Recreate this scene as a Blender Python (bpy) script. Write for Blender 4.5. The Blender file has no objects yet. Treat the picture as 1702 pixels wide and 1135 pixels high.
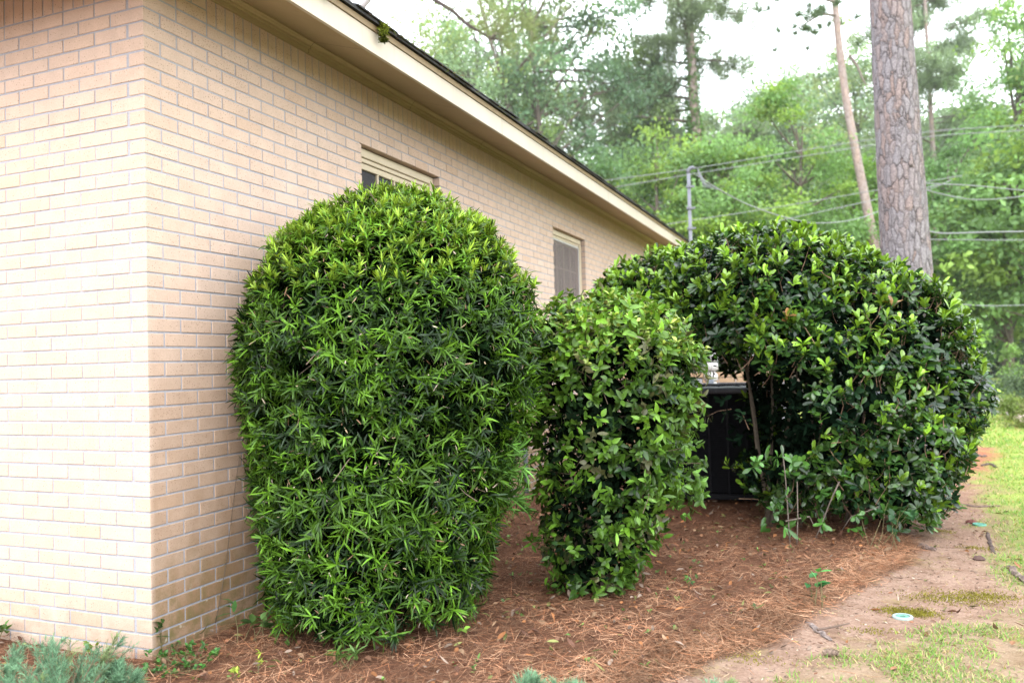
import bpy, math, random
import numpy as np
rng = np.random.default_rng(7)
random.seed(7)
HAZE = .0016
S = bpy.context.scene
COL = S.collection

# ------------------------------------------------------------------ camera (solved from the brick courses)
F = 1366.87
CAM = np.array([2.92669, -2.80873, 1.25913])
_y, _p, _r = 0.388685, 0.026410, -0.0261765
DV = np.array([-math.sin(_y)*math.cos(_p), math.cos(_y)*math.cos(_p), math.sin(_p)])
_R = np.array([math.cos(_y), math.sin(_y), 0.0]); _U = np.cross(_R, DV)
RV = math.cos(_r)*_R + math.sin(_r)*_U
UV = -math.sin(_r)*_R + math.cos(_r)*_U
def at(px, py, depth):                       # point of the place seen at that direction and distance
    return CAM + depth*(DV + RV*(px-851)/F - UV*(py-567.5)/F)
def spot(px, depth, z=0.0):                  # ground point in that direction
    p = at(px, 590, depth); return np.array([p[0], p[1], z])
def on_ground(px, py, z=0.0):
    v = DV + RV*(px-851)/F - UV*(py-567.5)/F
    return CAM + v*(z-CAM[2])/v[2]
def on_wall(px, py, X=0.0):
    v = DV + RV*(px-851)/F - UV*(py-567.5)/F
    return CAM + v*(X-CAM[0])/v[0]

# ------------------------------------------------------------------ helpers
def nrm(a):
    return a/np.maximum(np.linalg.norm(a, axis=-1, keepdims=True), 1e-9)
def tag(o, label=None, cat=None, group=None, kind=None):
    if label: o['label'] = label
    if cat: o['category'] = cat
    if group: o['group'] = group
    if kind: o['kind'] = kind
    return o
def empty(name, loc=(0, 0, 0)):
    o = bpy.data.objects.new(name, None); COL.objects.link(o); o.location = loc
    o.empty_display_size = 0.1
    return o
def child(o, parent):
    o.parent = parent
    o.matrix_parent_inverse.identity()
    o.location = tuple(-np.array(parent_loc(parent)))
def parent_loc(p):
    l = np.array(p.location)
    while p.parent:
        p = p.parent; l = l + np.array(p.location)
    return l

class MB:                                    # collects vertices / faces in world space
    def __init__(s): s.v = []; s.f = []; s.c = []; s.mi = []
    def add(s, verts, faces, col=(1, 1, 1), mi=0):
        b = len(s.v); s.v.extend([tuple(map(float, q)) for q in verts])
        s.f.extend([tuple(b+i for i in f) for f in faces])
        s.c.extend([tuple(col)]*len(verts)); s.mi.extend([mi]*len(faces))
    def box(s, lo, hi, col=(1, 1, 1), mi=0, bev=0.0):
        x0, y0, z0 = lo; x1, y1, z1 = hi
        if bev <= 0:
            v = [(x0,y0,z0),(x1,y0,z0),(x1,y1,z0),(x0,y1,z0),(x0,y0,z1),(x1,y0,z1),(x1,y1,z1),(x0,y1,z1)]
            s.add(v, [(3,2,1,0),(4,5,6,7),(0,1,5,4),(1,2,6,5),(2,3,7,6),(3,0,4,7)], col, mi); return
        b = bev; v = []; idx = {}
        for ax in range(3):                      # chamfered box: 24 verts
            for sx in (0, 1):
                for sy in (0, 1):
                    for sz in (0, 1):
                        q = [x1 if sx else x0, y1 if sy else y0, z1 if sz else z0]
                        for k, t in enumerate((sx, sy, sz)):
                            if k != ax: q[k] += -b if t else b
                        idx[(ax, sx, sy, sz)] = len(v); v.append(q)
        f = []
        for ax in range(3):
            o = [k for k in range(3) if k != ax]
            for t in (0, 1):
                loop = []
                for a_, b_ in ((0,0),(1,0),(1,1),(0,1)):
                    key = [0,0,0]; key[ax] = t; key[o[0]] = a_; key[o[1]] = b_
                    loop.append(idx[(ax, *key)])
                f.append(tuple(loop))
        for ax in range(3):                      # edges along ax
            o = [k for k in range(3) if k != ax]
            for a_ in (0, 1):
                for b_ in (0, 1):
                    k0 = [0,0,0]; k1 = [0,0,0]; k0[o[0]] = k1[o[0]] = a_; k0[o[1]] = k1[o[1]] = b_; k1[ax] = 1
                    f.append((idx[(o[0], *k0)], idx[(o[0], *k1)], idx[(o[1], *k1)], idx[(o[1], *k0)]))
        for sx in (0,1):
            for sy in (0,1):
                for sz in (0,1):
                    f.append((idx[(0,sx,sy,sz)], idx[(1,sx,sy,sz)], idx[(2,sx,sy,sz)]))
        s.add(v, f, col, mi)
    def tube(s, pts, rad, n=8, col=(1, 1, 1), cap=True, mi=0, jit=0.0):
        pts = np.array(pts, float); m = len(pts)
        rad = np.broadcast_to(np.array(rad, float), (m,))
        T = np.gradient(pts, axis=0); T = nrm(T)
        ref = np.array([0, 0, 1.0]) if abs(T[0][2]) < .9 else np.array([1.0, 0, 0])
        a = nrm(np.cross(T[0], ref)); vs = []
        for i in range(m):
            a = nrm(a - T[i]*np.dot(a, T[i])); b = np.cross(T[i], a)
            for k in range(n):
                t = 2*math.pi*k/n; rr = rad[i]*(1+jit*(random.random()-.5))
                vs.append(pts[i] + rr*(a*math.cos(t)+b*math.sin(t)))
        fs = [(i*n+k, i*n+(k+1) % n, (i+1)*n+(k+1) % n, (i+1)*n+k) for i in range(m-1) for k in range(n)]
        if cap: fs += [tuple(range(n-1, -1, -1)), tuple((m-1)*n+k for k in range(n))]
        s.add(vs, fs, col, mi)
    def build(s, name, mats, parent=None, smooth=False):
        me = bpy.data.meshes.new(name); me.from_pydata(s.v, [], s.f)
        if not isinstance(mats, (list, tuple)): mats = [mats]
        for m in mats: me.materials.append(m)
        a = me.attributes.new('col', 'FLOAT_COLOR', 'POINT')
        c = np.ones((len(s.v), 4), np.float32); c[:, :3] = np.array(s.c, np.float32)
        a.data.foreach_set('color', c.ravel())
        me.polygons.foreach_set('material_index', s.mi)
        if smooth: me.polygons.foreach_set('use_smooth', [True]*len(s.f))
        me.update()
        o = bpy.data.objects.new(name, me); COL.objects.link(o)
        if parent: child(o, parent)
        return o

def mesh_np(name, V, Q, C, mat, parent=None, smooth=True):
    """quads only, numpy: V (n,3), Q (m,4), C (n,3)"""
    me = bpy.data.meshes.new(name)
    n, m = len(V), len(Q)
    me.vertices.add(n); me.vertices.foreach_set('co', V.astype(np.float32).ravel())
    me.loops.add(m*4); me.loops.foreach_set('vertex_index', Q.astype(np.int32).ravel())
    me.polygons.add(m); me.polygons.foreach_set('loop_start', np.arange(0, m*4, 4, dtype=np.int32))
    try: me.polygons.foreach_set('loop_total', np.full(m, 4, np.int32))
    except Exception: pass
    if smooth: me.polygons.foreach_set('use_smooth', np.ones(m, bool))
    a = me.attributes.new('col', 'FLOAT_COLOR', 'POINT')
    c = np.ones((n, 4), np.float32); c[:, :3] = C
    a.data.foreach_set('color', c.ravel())
    me.materials.append(mat); me.update(calc_edges=True); me.validate()
    o = bpy.data.objects.new(name, me); COL.objects.link(o)
    if parent: child(o, parent)
    return o

STRAP = [(0, .35), (.25, .95), (.6, 1.0), (.88, .55), (1.0, .08)]
OVAL = [(0, .12), (.2, .72), (.48, 1.0), (.78, .62), (1.0, .05)]
OBOV = [(0, .12), (.3, .6), (.62, 1.0), (.88, .72), (1.0, .15)]
BLADE = [(0, .9), (.5, .8), (1.0, .1)]
CHIP = [(0, .4), (.5, 1.0), (1.0, .3)]
def leaves(P, D, N, L, W, C, prof=OVAL, curl=0.0, fold=.25, cvar=None):
    """P base, D direction, N leaf normal, L length, W half width, C colour -> V, Q, C"""
    n = len(P); D = nrm(D); N = nrm(N - D*np.sum(N*D, 1, keepdims=True)); Sd = np.cross(D, N)
    L = np.broadcast_to(L, (n,))[:, None]; W = np.broadcast_to(W, (n,))[:, None]
    curl = np.broadcast_to(curl, (n,))[:, None]
    out = []
    for t, w in prof:
        c = P + D*L*(t - .25*np.abs(curl)*t**3) + N*(-curl*L*t*t)
        e = N*(fold*W*w)
        out += [c - Sd*W*w + e, c, c + Sd*W*w + e]
    k = len(prof); V = np.stack(out, 1).reshape(-1, 3)
    base = np.arange(n)[:, None]*(3*k); q = []
    for i in range(k-1):
        a = 3*i
        q += [base+np.array([a, a+1, a+4, a+3]), base+np.array([a+1, a+2, a+5, a+4])]
    Q = np.stack(q, 1).reshape(-1, 4)
    CC = np.repeat(C, 3*k, 0)
    return V, Q, CC
def strips(P, D, N, L, W, C, bend=0.0, seg=3):
    """thin flat ribbons (needles, grass): two columns"""
    n = len(P); D = nrm(D); N = nrm(N - D*np.sum(N*D, 1, keepdims=True)); Sd = np.cross(D, N)
    L = np.broadcast_to(L, (n,))[:, None]; W = np.broadcast_to(W, (n,))[:, None]; bend = np.broadcast_to(bend, (n,))[:, None]
    out = []
    for i in range(seg+1):
        t = i/seg; w = 1 - .85*t*t
        c = P + D*L*t + N*(bend*L*t*t)
        out += [c - Sd*W*w, c + Sd*W*w]
    k = seg+1; V = np.stack(out, 1).reshape(-1, 3); base = np.arange(n)[:, None]*(2*k)
    Q = np.stack([base+np.array([2*i, 2*i+1, 2*i+3, 2*i+2]) for i in range(seg)], 1).reshape(-1, 4)
    return V, Q, np.repeat(C, 2*k, 0)
def cat3(parts):
    V = []; Q = []; C = []; b = 0
    for v, q, c in parts:
        V.append(v); Q.append(q+b); C.append(c); b += len(v)
    return np.concatenate(V), np.concatenate(Q), np.concatenate(C)
def rvec(n): return nrm(rng.normal(size=(n, 3)))
def perp(A):
    r = rvec(len(A)); return nrm(np.cross(A, r))
def snoise(x, y, s=1.0, seed=0):
    r = np.random.default_rng(seed+100); o = 0
    for k in range(7):
        a = r.uniform(0, 6.28); f = s*(1+.45*k); ph = r.uniform(0, 6.28)
        ph2 = r.uniform(0, 6.28); b = a+1.3
        o = o + np.sin(f*(x*np.cos(a)+y*np.sin(a))+ph)*np.sin(f*.8*(x*np.cos(b)+y*np.sin(b))+ph2)/(1+.3*k)
    return o/2.2

# ------------------------------------------------------------------ materials
def newmat(name):
    m = bpy.data.materials.new(name); m.use_nodes = True
    nt = m.node_tree; b = nt.nodes['Principled BSDF']
    return m, nt, b
def N_(nt, t, **kw):
    n = nt.nodes.new(t)
    for k, v in kw.items(): setattr(n, k, v)
    return n
def mixc(nt, fac, a, b, mode='MIX'):
    n = nt.nodes.new('ShaderNodeMix'); n.data_type = 'RGBA'; n.blend_type = mode
    for i, x in ((0, fac), (6, a), (7, b)):
        if hasattr(x, 'is_output'): nt.links.new(x, n.inputs[i])
        elif i == 0: n.inputs[0].default_value = x
        else: n.inputs[i].default_value = (*x[:3], 1)
    return n.outputs[2]
def ramp(nt, f, a, b):
    n = nt.nodes.new('ShaderNodeMapRange'); n.inputs[1].default_value = a; n.inputs[2].default_value = b
    nt.links.new(f, n.inputs[0]); return n.outputs[0]
def noise(nt, scale, detail=4, rough=.6, vec=None):
    n = nt.nodes.new('ShaderNodeTexNoise'); n.inputs['Scale'].default_value = scale
    n.inputs['Detail'].default_value = detail; n.inputs['Roughness'].default_value = rough
    if vec is not None: nt.links.new(vec, n.inputs['Vector'])
    return n.outputs['Fac']
def geo_pos(nt): return nt.nodes.new('ShaderNodeNewGeometry').outputs['Position']
def attr(nt, name='col'):
    a = nt.nodes.new('ShaderNodeAttribute'); a.attribute_name = name; return a.outputs['Color']
def bump(nt, b, h, strength=.3, dist=.01):
    n = nt.nodes.new('ShaderNodeBump'); n.inputs['Strength'].default_value = strength; n.inputs['Distance'].default_value = dist
    nt.links.new(h, n.inputs['Height']); nt.links.new(n.outputs[0], b.inputs['Normal'])

def leaf_mat(name, rough=.35, trans=.25, spec=.5, tscale=(1.5, 1.35, .55), vscale=25):
    m, nt, b = newmat(name)
    c = attr(nt); nz = noise(nt, vscale, 2, .5, geo_pos(nt))
    v = ramp(nt, nz, .3, .7)
    h = N_(nt, 'ShaderNodeMapRange'); nt.links.new(v, h.inputs[0]); h.inputs[3].default_value = .78; h.inputs[4].default_value = 1.2
    cc = mixc(nt, 1.0, c, (1, 1, 1), 'MULTIPLY')
    mul = N_(nt, 'ShaderNodeVectorMath', operation='SCALE'); nt.links.new(cc, mul.inputs[0]); nt.links.new(h.outputs[0], mul.inputs['Scale'])
    col = mul.outputs[0]
    nt.links.new(col, b.inputs['Base Color']); b.inputs['Roughness'].default_value = rough
    b.inputs['Specular IOR Level'].default_value = spec
    tr = N_(nt, 'ShaderNodeBsdfTranslucent'); tm = N_(nt, 'ShaderNodeVectorMath', operation='MULTIPLY')
    nt.links.new(col, tm.inputs[0]); tm.inputs[1].default_value = tscale
    nt.links.new(tm.outputs[0], tr.inputs[0])
    mx = N_(nt, 'ShaderNodeMixShader'); mx.inputs[0].default_value = trans
    nt.links.new(b.outputs[0], mx.inputs[1]); nt.links.new(tr.outputs[0], mx.inputs[2])
    nt.links.new(mx.outputs[0], nt.nodes['Material Output'].inputs[0])
    return m
def simple_mat(name, col, rough=.6, nscale=20, var=.12, bmp=.1, bdist=.003, metallic=0, spec=.5):
    m, nt, b = newmat(name); p = geo_pos(nt)
    nz = noise(nt, nscale, 5, .65, p); r = ramp(nt, nz, .25, .75)
    lo = tuple(c*(1-var) for c in col); hi = tuple(min(1, c*(1+var)) for c in col)
    nt.links.new(mixc(nt, r, lo, hi), b.inputs['Base Color'])
    b.inputs['Roughness'].default_value = rough; b.inputs['Metallic'].default_value = metallic; b.inputs['Specular IOR Level'].default_value = spec
    if bmp: bump(nt, b, nz, bmp, bdist)
    return m
def attr_mat(name, rough=.7, nscale=40, var=.2, bmp=.2, bdist=.003):
    m, nt, b = newmat(name); p = geo_pos(nt); b.inputs['Specular IOR Level'].default_value = .15
    nz = noise(nt, nscale, 4, .6, p); h = N_(nt, 'ShaderNodeMapRange'); nt.links.new(nz, h.inputs[0])
    h.inputs[1].default_value = .3; h.inputs[2].default_value = .7; h.inputs[3].default_value = 1-var; h.inputs[4].default_value = 1+var
    mul = N_(nt, 'ShaderNodeVectorMath', operation='SCALE'); nt.links.new(attr(nt), mul.inputs[0]); nt.links.new(h.outputs[0], mul.inputs['Scale'])
    nt.links.new(mul.outputs[0], b.inputs['Base Color']); b.inputs['Roughness'].default_value = rough
    if bmp: bump(nt, b, nz, bmp, bdist)
    return m

def brick_mat():
    m, nt, b = newmat('ochre_brick'); p = geo_pos(nt)
    c = attr(nt)
    n1 = noise(nt, 9, 4, .6, p); n2 = noise(nt, 160, 3, .7, p)
    h = N_(nt, 'ShaderNodeMapRange'); nt.links.new(n1, h.inputs[0]); h.inputs[1].default_value = .25; h.inputs[2].default_value = .75; h.inputs[3].default_value = .9; h.inputs[4].default_value = 1.08
    mul = N_(nt, 'ShaderNodeVectorMath', operation='SCALE'); nt.links.new(c, mul.inputs[0]); nt.links.new(h.outputs[0], mul.inputs['Scale'])
    # grain
    g = ramp(nt, n2, .35, .75); c2 = mixc(nt, g, (.86, .84, .82), (1.06, 1.06, 1.06))
    base = mixc(nt, 1.0, mul.outputs[0], c2, 'MULTIPLY')
    # dark iron specks
    vor = N_(nt, 'ShaderNodeTexVoronoi', feature='F1'); vor.inputs['Scale'].default_value = 95; nt.links.new(p, vor.inputs['Vector'])
    vor2 = N_(nt, 'ShaderNodeSeparateColor'); nt.links.new(vor.outputs['Color'], vor2.inputs[0])
    a = N_(nt, 'ShaderNodeMath', operation='LESS_THAN'); nt.links.new(vor.outputs['Distance'], a.inputs[0]); a.inputs[1].default_value = .21
    a2 = N_(nt, 'ShaderNodeMath', operation='LESS_THAN'); nt.links.new(vor2.outputs[0], a2.inputs[0]); a2.inputs[1].default_value = .25
    a3 = N_(nt, 'ShaderNodeMath', operation='MULTIPLY'); nt.links.new(a.outputs[0], a3.inputs[0]); nt.links.new(a2.outputs[0], a3.inputs[1])
    a4 = N_(nt, 'ShaderNodeMath', operation='MULTIPLY'); nt.links.new(a3.outputs[0], a4.inputs[0]); a4.inputs[1].default_value = .6
    base = mixc(nt, a4.outputs[0], base, (.10, .055, .03))
    # brown dirt with the shrub's shade painted in, and algae, low on the wall
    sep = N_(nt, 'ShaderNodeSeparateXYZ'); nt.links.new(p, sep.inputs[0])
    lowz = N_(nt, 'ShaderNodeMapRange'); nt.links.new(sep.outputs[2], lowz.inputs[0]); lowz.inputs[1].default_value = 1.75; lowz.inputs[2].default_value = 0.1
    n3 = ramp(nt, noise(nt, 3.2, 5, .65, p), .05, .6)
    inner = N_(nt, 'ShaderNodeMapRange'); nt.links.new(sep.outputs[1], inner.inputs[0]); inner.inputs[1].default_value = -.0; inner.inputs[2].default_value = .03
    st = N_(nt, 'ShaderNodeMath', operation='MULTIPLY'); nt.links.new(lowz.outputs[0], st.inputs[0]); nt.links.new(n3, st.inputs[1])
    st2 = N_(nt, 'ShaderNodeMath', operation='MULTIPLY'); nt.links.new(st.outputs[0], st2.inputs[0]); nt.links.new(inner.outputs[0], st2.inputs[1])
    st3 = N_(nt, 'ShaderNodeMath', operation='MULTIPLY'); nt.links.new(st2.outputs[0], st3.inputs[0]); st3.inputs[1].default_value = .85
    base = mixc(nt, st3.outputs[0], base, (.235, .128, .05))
    spl = N_(nt, 'ShaderNodeMapRange'); nt.links.new(sep.outputs[2], spl.inputs[0]); spl.inputs[1].default_value = .34; spl.inputs[2].default_value = .02
    sp2 = N_(nt, 'ShaderNodeMath', operation='MULTIPLY'); nt.links.new(spl.outputs[0], sp2.inputs[0]); nt.links.new(ramp(nt, noise(nt, 11, 5, .7, p), .3, .7), sp2.inputs[1])
    sp3 = N_(nt, 'ShaderNodeMath', operation='MULTIPLY'); nt.links.new(sp2.outputs[0], sp3.inputs[0]); sp3.inputs[1].default_value = .5; base = mixc(nt, sp3.outputs[0], base, (.30, .19, .12))
    alg = N_(nt, 'ShaderNodeMapRange'); nt.links.new(sep.outputs[2], alg.inputs[0]); alg.inputs[1].default_value = .5; alg.inputs[2].default_value = .0
    al2 = N_(nt, 'ShaderNodeMath', operation='MULTIPLY'); nt.links.new(alg.outputs[0], al2.inputs[0]); nt.links.new(inner.outputs[0], al2.inputs[1])
    al3 = N_(nt, 'ShaderNodeMath', operation='MULTIPLY'); nt.links.new(al2.outputs[0], al3.inputs[0]); nt.links.new(ramp(nt, noise(nt, 14, 5, .7, p), .4, .65), al3.inputs[1])
    base = mixc(nt, al3.outputs[0], base, (.16, .13, .05))
    eff = N_(nt, 'ShaderNodeMath', operation='MULTIPLY'); nt.links.new(al2.outputs[0], eff.inputs[0]); nt.links.new(ramp(nt, noise(nt, 19, 2, .5, p), .68, .74), eff.inputs[1])
    base = mixc(nt, eff.outputs[0], base, (.45, .40, .30))
    nt.links.new(base, b.inputs['Base Color']); b.inputs['Roughness'].default_value = .85; b.inputs['Specular IOR Level'].default_value = .25
    bump(nt, b, n2, .35, .0025)
    return m
def bark_mat(name, c1, c2, crack, sx=14, sz=5, dist=.02):
    m, nt, b = newmat(name)
    tc = N_(nt, 'ShaderNodeTexCoord'); p = tc.outputs['Object']
    mp = N_(nt, 'ShaderNodeMapping'); nt.links.new(p, mp.inputs[0]); mp.inputs['Scale'].default_value = (sx, sx, sz)
    nz = N_(nt, 'ShaderNodeTexNoise'); nz.inputs['Scale'].default_value = 8.0; nz.inputs['Detail'].default_value = 5; nz.inputs['Roughness'].default_value = .7; nt.links.new(p, nz.inputs['Vector'])
    ad = N_(nt, 'ShaderNodeVectorMath', operation='MULTIPLY_ADD'); nt.links.new(nz.outputs['Color'], ad.inputs[0]); ad.inputs[1].default_value = (1.25, 1.25, 1.25); nt.links.new(mp.outputs[0], ad.inputs[2])
    ve = N_(nt, 'ShaderNodeTexVoronoi', feature='DISTANCE_TO_EDGE'); ve.inputs['Scale'].default_value = 1.0; nt.links.new(ad.outputs[0], ve.inputs['Vector'])
    vc = N_(nt, 'ShaderNodeTexVoronoi', feature='F1'); vc.inputs['Scale'].default_value = 1.0; nt.links.new(ad.outputs[0], vc.inputs['Vector'])
    sc = N_(nt, 'ShaderNodeSeparateColor'); nt.links.new(vc.outputs['Color'], sc.inputs[0])
    fine = noise(nt, 45, 5, .7, p)
    f = N_(nt, 'ShaderNodeMath', operation='POWER'); nt.links.new(sc.outputs[0], f.inputs[0]); f.inputs[1].default_value = 3.0
    base = mixc(nt, f.outputs[0], c1, c2)
    base = mixc(nt, ramp(nt, fine, .3, .7), mixc(nt, 1.0, base, (.72, .72, .74), 'MULTIPLY'), mixc(nt, 1.0, base, (1.2, 1.2, 1.2), 'MULTIPLY'))
    e = ramp(nt, ve.outputs['Distance'], .0, .085)
    mp2 = N_(nt, 'ShaderNodeMapping'); nt.links.new(p, mp2.inputs[0]); mp2.inputs['Scale'].default_value = (sx*2.3, sx*2.3, sz*3.6)
    ad2 = N_(nt, 'ShaderNodeVectorMath', operation='MULTIPLY_ADD'); nt.links.new(nz.outputs['Color'], ad2.inputs[0]); ad2.inputs[1].default_value = (2.5, 2.5, 2.5); nt.links.new(mp2.outputs[0], ad2.inputs[2])
    ve2 = N_(nt, 'ShaderNodeTexVoronoi', feature='DISTANCE_TO_EDGE'); ve2.inputs['Scale'].default_value = 1.0; nt.links.new(ad2.outputs[0], ve2.inputs['Vector'])
    e2 = ramp(nt, ve2.outputs['Distance'], -.12, .10); base = mixc(nt, e2, crack, base)
    ck = ramp(nt, noise(nt, 6, 4, .6, p), .30, .62); cm = N_(nt, 'ShaderNodeMath', operation='MULTIPLY_ADD'); inv = N_(nt, 'ShaderNodeMath', operation='SUBTRACT'); inv.inputs[0].default_value = 1.0; nt.links.new(e, inv.inputs[1]); nt.links.new(inv.outputs[0], cm.inputs[0]); nt.links.new(ck, cm.inputs[1]); cm.inputs[2].default_value = 0
    base = mixc(nt, cm.outputs[0], base, crack)
    nt.links.new(base, b.inputs['Base Color']); b.inputs['Roughness'].default_value = .95; b.inputs['Specular IOR Level'].default_value = .1
    hh = N_(nt, 'ShaderNodeMath', operation='MULTIPLY_ADD'); nt.links.new(fine, hh.inputs[0]); hh.inputs[1].default_value = .25; nt.links.new(ramp(nt, ve.outputs['Distance'], 0, .2), hh.inputs[2])
    bump(nt, b, hh.outputs[0], .9, dist)
    return m
def ground_mat():
    m, nt, b = newmat('garden_ground'); p = geo_pos(nt)
    z = attr(nt, 'zone'); sp = N_(nt, 'ShaderNodeSeparateColor'); nt.links.new(z, sp.inputs[0])
    nf = noise(nt, 70, 6, .7, p); nm = noise(nt, 6, 5, .65, p); nl = noise(nt, .9, 4, .6, p); ng = noise(nt, 260, 3, .7, p)
    soil = mixc(nt, ramp(nt, nm, .3, .7), SOIL_A, SOIL_B)
    soil = mixc(nt, ramp(nt, nf, .35, .75), mixc(nt, 1.0, soil, (.72, .68, .66), 'MULTIPLY'), mixc(nt, 1.0, soil, (1.15, 1.14, 1.12), 'MULTIPLY'))
    soil = mixc(nt, ramp(nt, ng, .62, .75), soil, (.50, .40, .32))
    soil = mixc(nt, ramp(nt, noise(nt, 22, 4, .7, p), .58, .70), soil, (.11, .065, .045)); soil = mixc(nt, ramp(nt, noise(nt, 38, 4, .7, p), .60, .70), soil, (.42, .33, .25))
    red = mixc(nt, ramp(nt, nf, .3, .7), (.27, .10, .055), (.40, .185, .11))
    soil = mixc(nt, sp.outputs[2], soil, red)
    # olive moss film
    mo = N_(nt, 'ShaderNodeMath', operation='MULTIPLY'); nt.links.new(ramp(nt, noise(nt, 2.3, 4, .6, p), .55, .68), mo.inputs[0]); nt.links.new(ramp(nt, nf, .4, .6), mo.inputs[1])
    mo2 = N_(nt, 'ShaderNodeMath', operation='MULTIPLY'); nt.links.new(mo.outputs[0], mo2.inputs[0]); mo2.inputs[1].default_value = .75
    soil = mixc(nt, mo2.outputs[0], soil, (.21, .185, .03))
    straw = mixc(nt, ramp(nt, nf, .3, .7), (.075, .034, .021), (.20, .095, .055))
    grass = mixc(nt, ramp(nt, noise(nt, 25, 5, .7, p), .3, .7), (.20, .26, .05), (.40, .43, .13))
    grass = mixc(nt, ramp(nt, nl, .35, .65), grass, mixc(nt, 1.0, grass, (.80, .9, .7), 'MULTIPLY'))
    c = mixc(nt, sp.outputs[0], soil, straw); c = mixc(nt, sp.outputs[1], c, grass)
    nt.links.new(c, b.inputs['Base Color']); b.inputs['Roughness'].default_value = .95; b.inputs['Specular IOR Level'].default_value = .15
    hm = N_(nt, 'ShaderNodeMath', operation='ADD'); nt.links.new(nf, hm.inputs[0]); nt.links.new(nm, hm.inputs[1])
    bump(nt, b, hm.outputs[0], .7, .012)
    return m
SOIL_A = (.225, .138, .095); SOIL_B = (.385, .268, .205)
M = {}
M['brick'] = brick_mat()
M['mortar'] = simple_mat('grey_mortar', (.35, .352, .38), .95, 120, .18, .4, .002)
M['cream'] = simple_mat('cream_paint', (.56, .47, .33), .55, 6, .07, .06, .002)
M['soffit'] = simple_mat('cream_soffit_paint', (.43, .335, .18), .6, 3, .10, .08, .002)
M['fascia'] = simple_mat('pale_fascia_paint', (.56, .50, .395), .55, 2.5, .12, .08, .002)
def eave_mat(name, col, rough, pitch, streak):
    m, nt, b = newmat(name); p = geo_pos(nt); sp = N_(nt, 'ShaderNodeSeparateXYZ'); nt.links.new(p, sp.inputs[0])
    big = ramp(nt, noise(nt, 1.7, 5, .65, p), .3, .75)
    mp = N_(nt, 'ShaderNodeMapping'); nt.links.new(p, mp.inputs[0]); mp.inputs['Scale'].default_value = (9, 9, 1.2); st = ramp(nt, noise(nt, 1.6, 4, .7, mp.outputs[0]), .55, .8)
    lo = tuple(c*.84 for c in col); c = mixc(nt, big, col, lo)
    f = N_(nt, 'ShaderNodeMath', operation='MULTIPLY'); nt.links.new(st, f.inputs[0]); f.inputs[1].default_value = streak; c = mixc(nt, f.outputs[0], c, (.20, .16, .10))
    d = N_(nt, 'ShaderNodeMath', operation='DIVIDE'); nt.links.new(sp.outputs[1], d.inputs[0]); d.inputs[1].default_value = pitch
    fr = N_(nt, 'ShaderNodeMath', operation='FRACT'); nt.links.new(d.outputs[0], fr.inputs[0]); lt = N_(nt, 'ShaderNodeMath', operation='LESS_THAN'); nt.links.new(fr.outputs[0], lt.inputs[0]); lt.inputs[1].default_value = .004/pitch
    c = mixc(nt, lt.outputs[0], c, (.10, .075, .045))
    nt.links.new(c, b.inputs['Base Color']); b.inputs['Roughness'].default_value = rough; b.inputs['Specular IOR Level'].default_value = .3
    bump(nt, b, noise(nt, 35, 4, .6, p), .12, .002); return m
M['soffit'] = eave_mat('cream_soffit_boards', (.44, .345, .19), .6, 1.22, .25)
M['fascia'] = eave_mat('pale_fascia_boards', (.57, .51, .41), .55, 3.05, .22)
M['drip'] = simple_mat('brown_drip_strip', (.30, .22, .13), .6, 12, .25, .1)
M['shingle'] = simple_mat('asphalt_shingle', (.05, .05, .052), .95, 60, .5, .5, .004)
M['glass'] = simple_mat('window_glass', (.03, .034, .036), .06, 2, .3, 0, spec=.9)
M['screen'] = simple_mat('insect_screen', (.19, .145, .142), .45, 300, .22, .2, .001)
M['white'] = simple_mat('white_paint', (.52, .51, .49), .5, 15, .06, .05)
M['metalgrey'] = simple_mat('galvanised_steel', (.17, .175, .20), .6, 25, .1, .05)
M['conduit'] = simple_mat('grey_plastic', (.25, .28, .33), .5, 25, .1, .05)
M['acdark'] = simple_mat('charcoal_enamel', (.005, .005, .006), .7, 25, .2, .05, spec=.1)
M['acbar'] = simple_mat('dark_bar_enamel', (.016, .016, .019), .55, 25, .2, .05, spec=.12)
M['actop'] = simple_mat('slate_enamel_lid', (.09, .095, .115), .38, 25, .25, .05)
M['strapleaf'] = leaf_mat('strap_leaf', .33, .2, .24)
M['camleaf'] = leaf_mat('pointed_leaf', .36, .2, .36)
M['gloss'] = leaf_mat('glossy_leaf', .22, .16, .48)
M['inner'] = leaf_mat('inner_shade_leaf', .85, .05, .04)  # for near-black leaves that paint the deep shade between outer shoots
M['treeleaf'] = leaf_mat('tree_leaf', .55, .42, .3, (1.25, 1.25, .85), 3)
M['pineleaf'] = leaf_mat('pine_needle', .5, .35, .3, (1.2, 1.2, .8), 3)
M['juniper'] = leaf_mat('juniper_needle', .6, .2, .2, (1.2, 1.3, 1.0))
M['weed'] = leaf_mat('weed_leaf', .45, .3, .4)
M['grass'] = leaf_mat('grass_blade', .5, .35, .3)
M['straw'] = attr_mat('pine_straw', .75, 60, .25, 0)
M['litter'] = attr_mat('dry_leaf', .75, 80, .2, .2)
M['moss'] = leaf_mat('moss', .9, .2, .1)
M['wood'] = attr_mat('stem_bark', .9, 60, .3, .5, .004)
M['bark'] = bark_mat('plated_pine_bark', (.265, .243, .25), (.30, .228, .205), (.05, .042, .043), 17, 5.6, .014)
M['barkslim'] = bark_mat('slim_pine_bark', (.42, .34, .31), (.48, .35, .29), (.16, .12, .11), 12, 4, .01)
M['trunk'] = simple_mat('grey_brown_bark', (.13, .105, .085), .95, 14, .35, .6, .02)
M['wire'] = simple_mat('aluminium_wire', (.22, .225, .24), .5, 20, .1, 0)
M['concrete'] = simple_mat('pale_concrete', (.62, .59, .56), .9, 3, .1, .2)
M['stone'] = attr_mat('edging_stone', .9, 25, .2, .5, .01)
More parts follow.
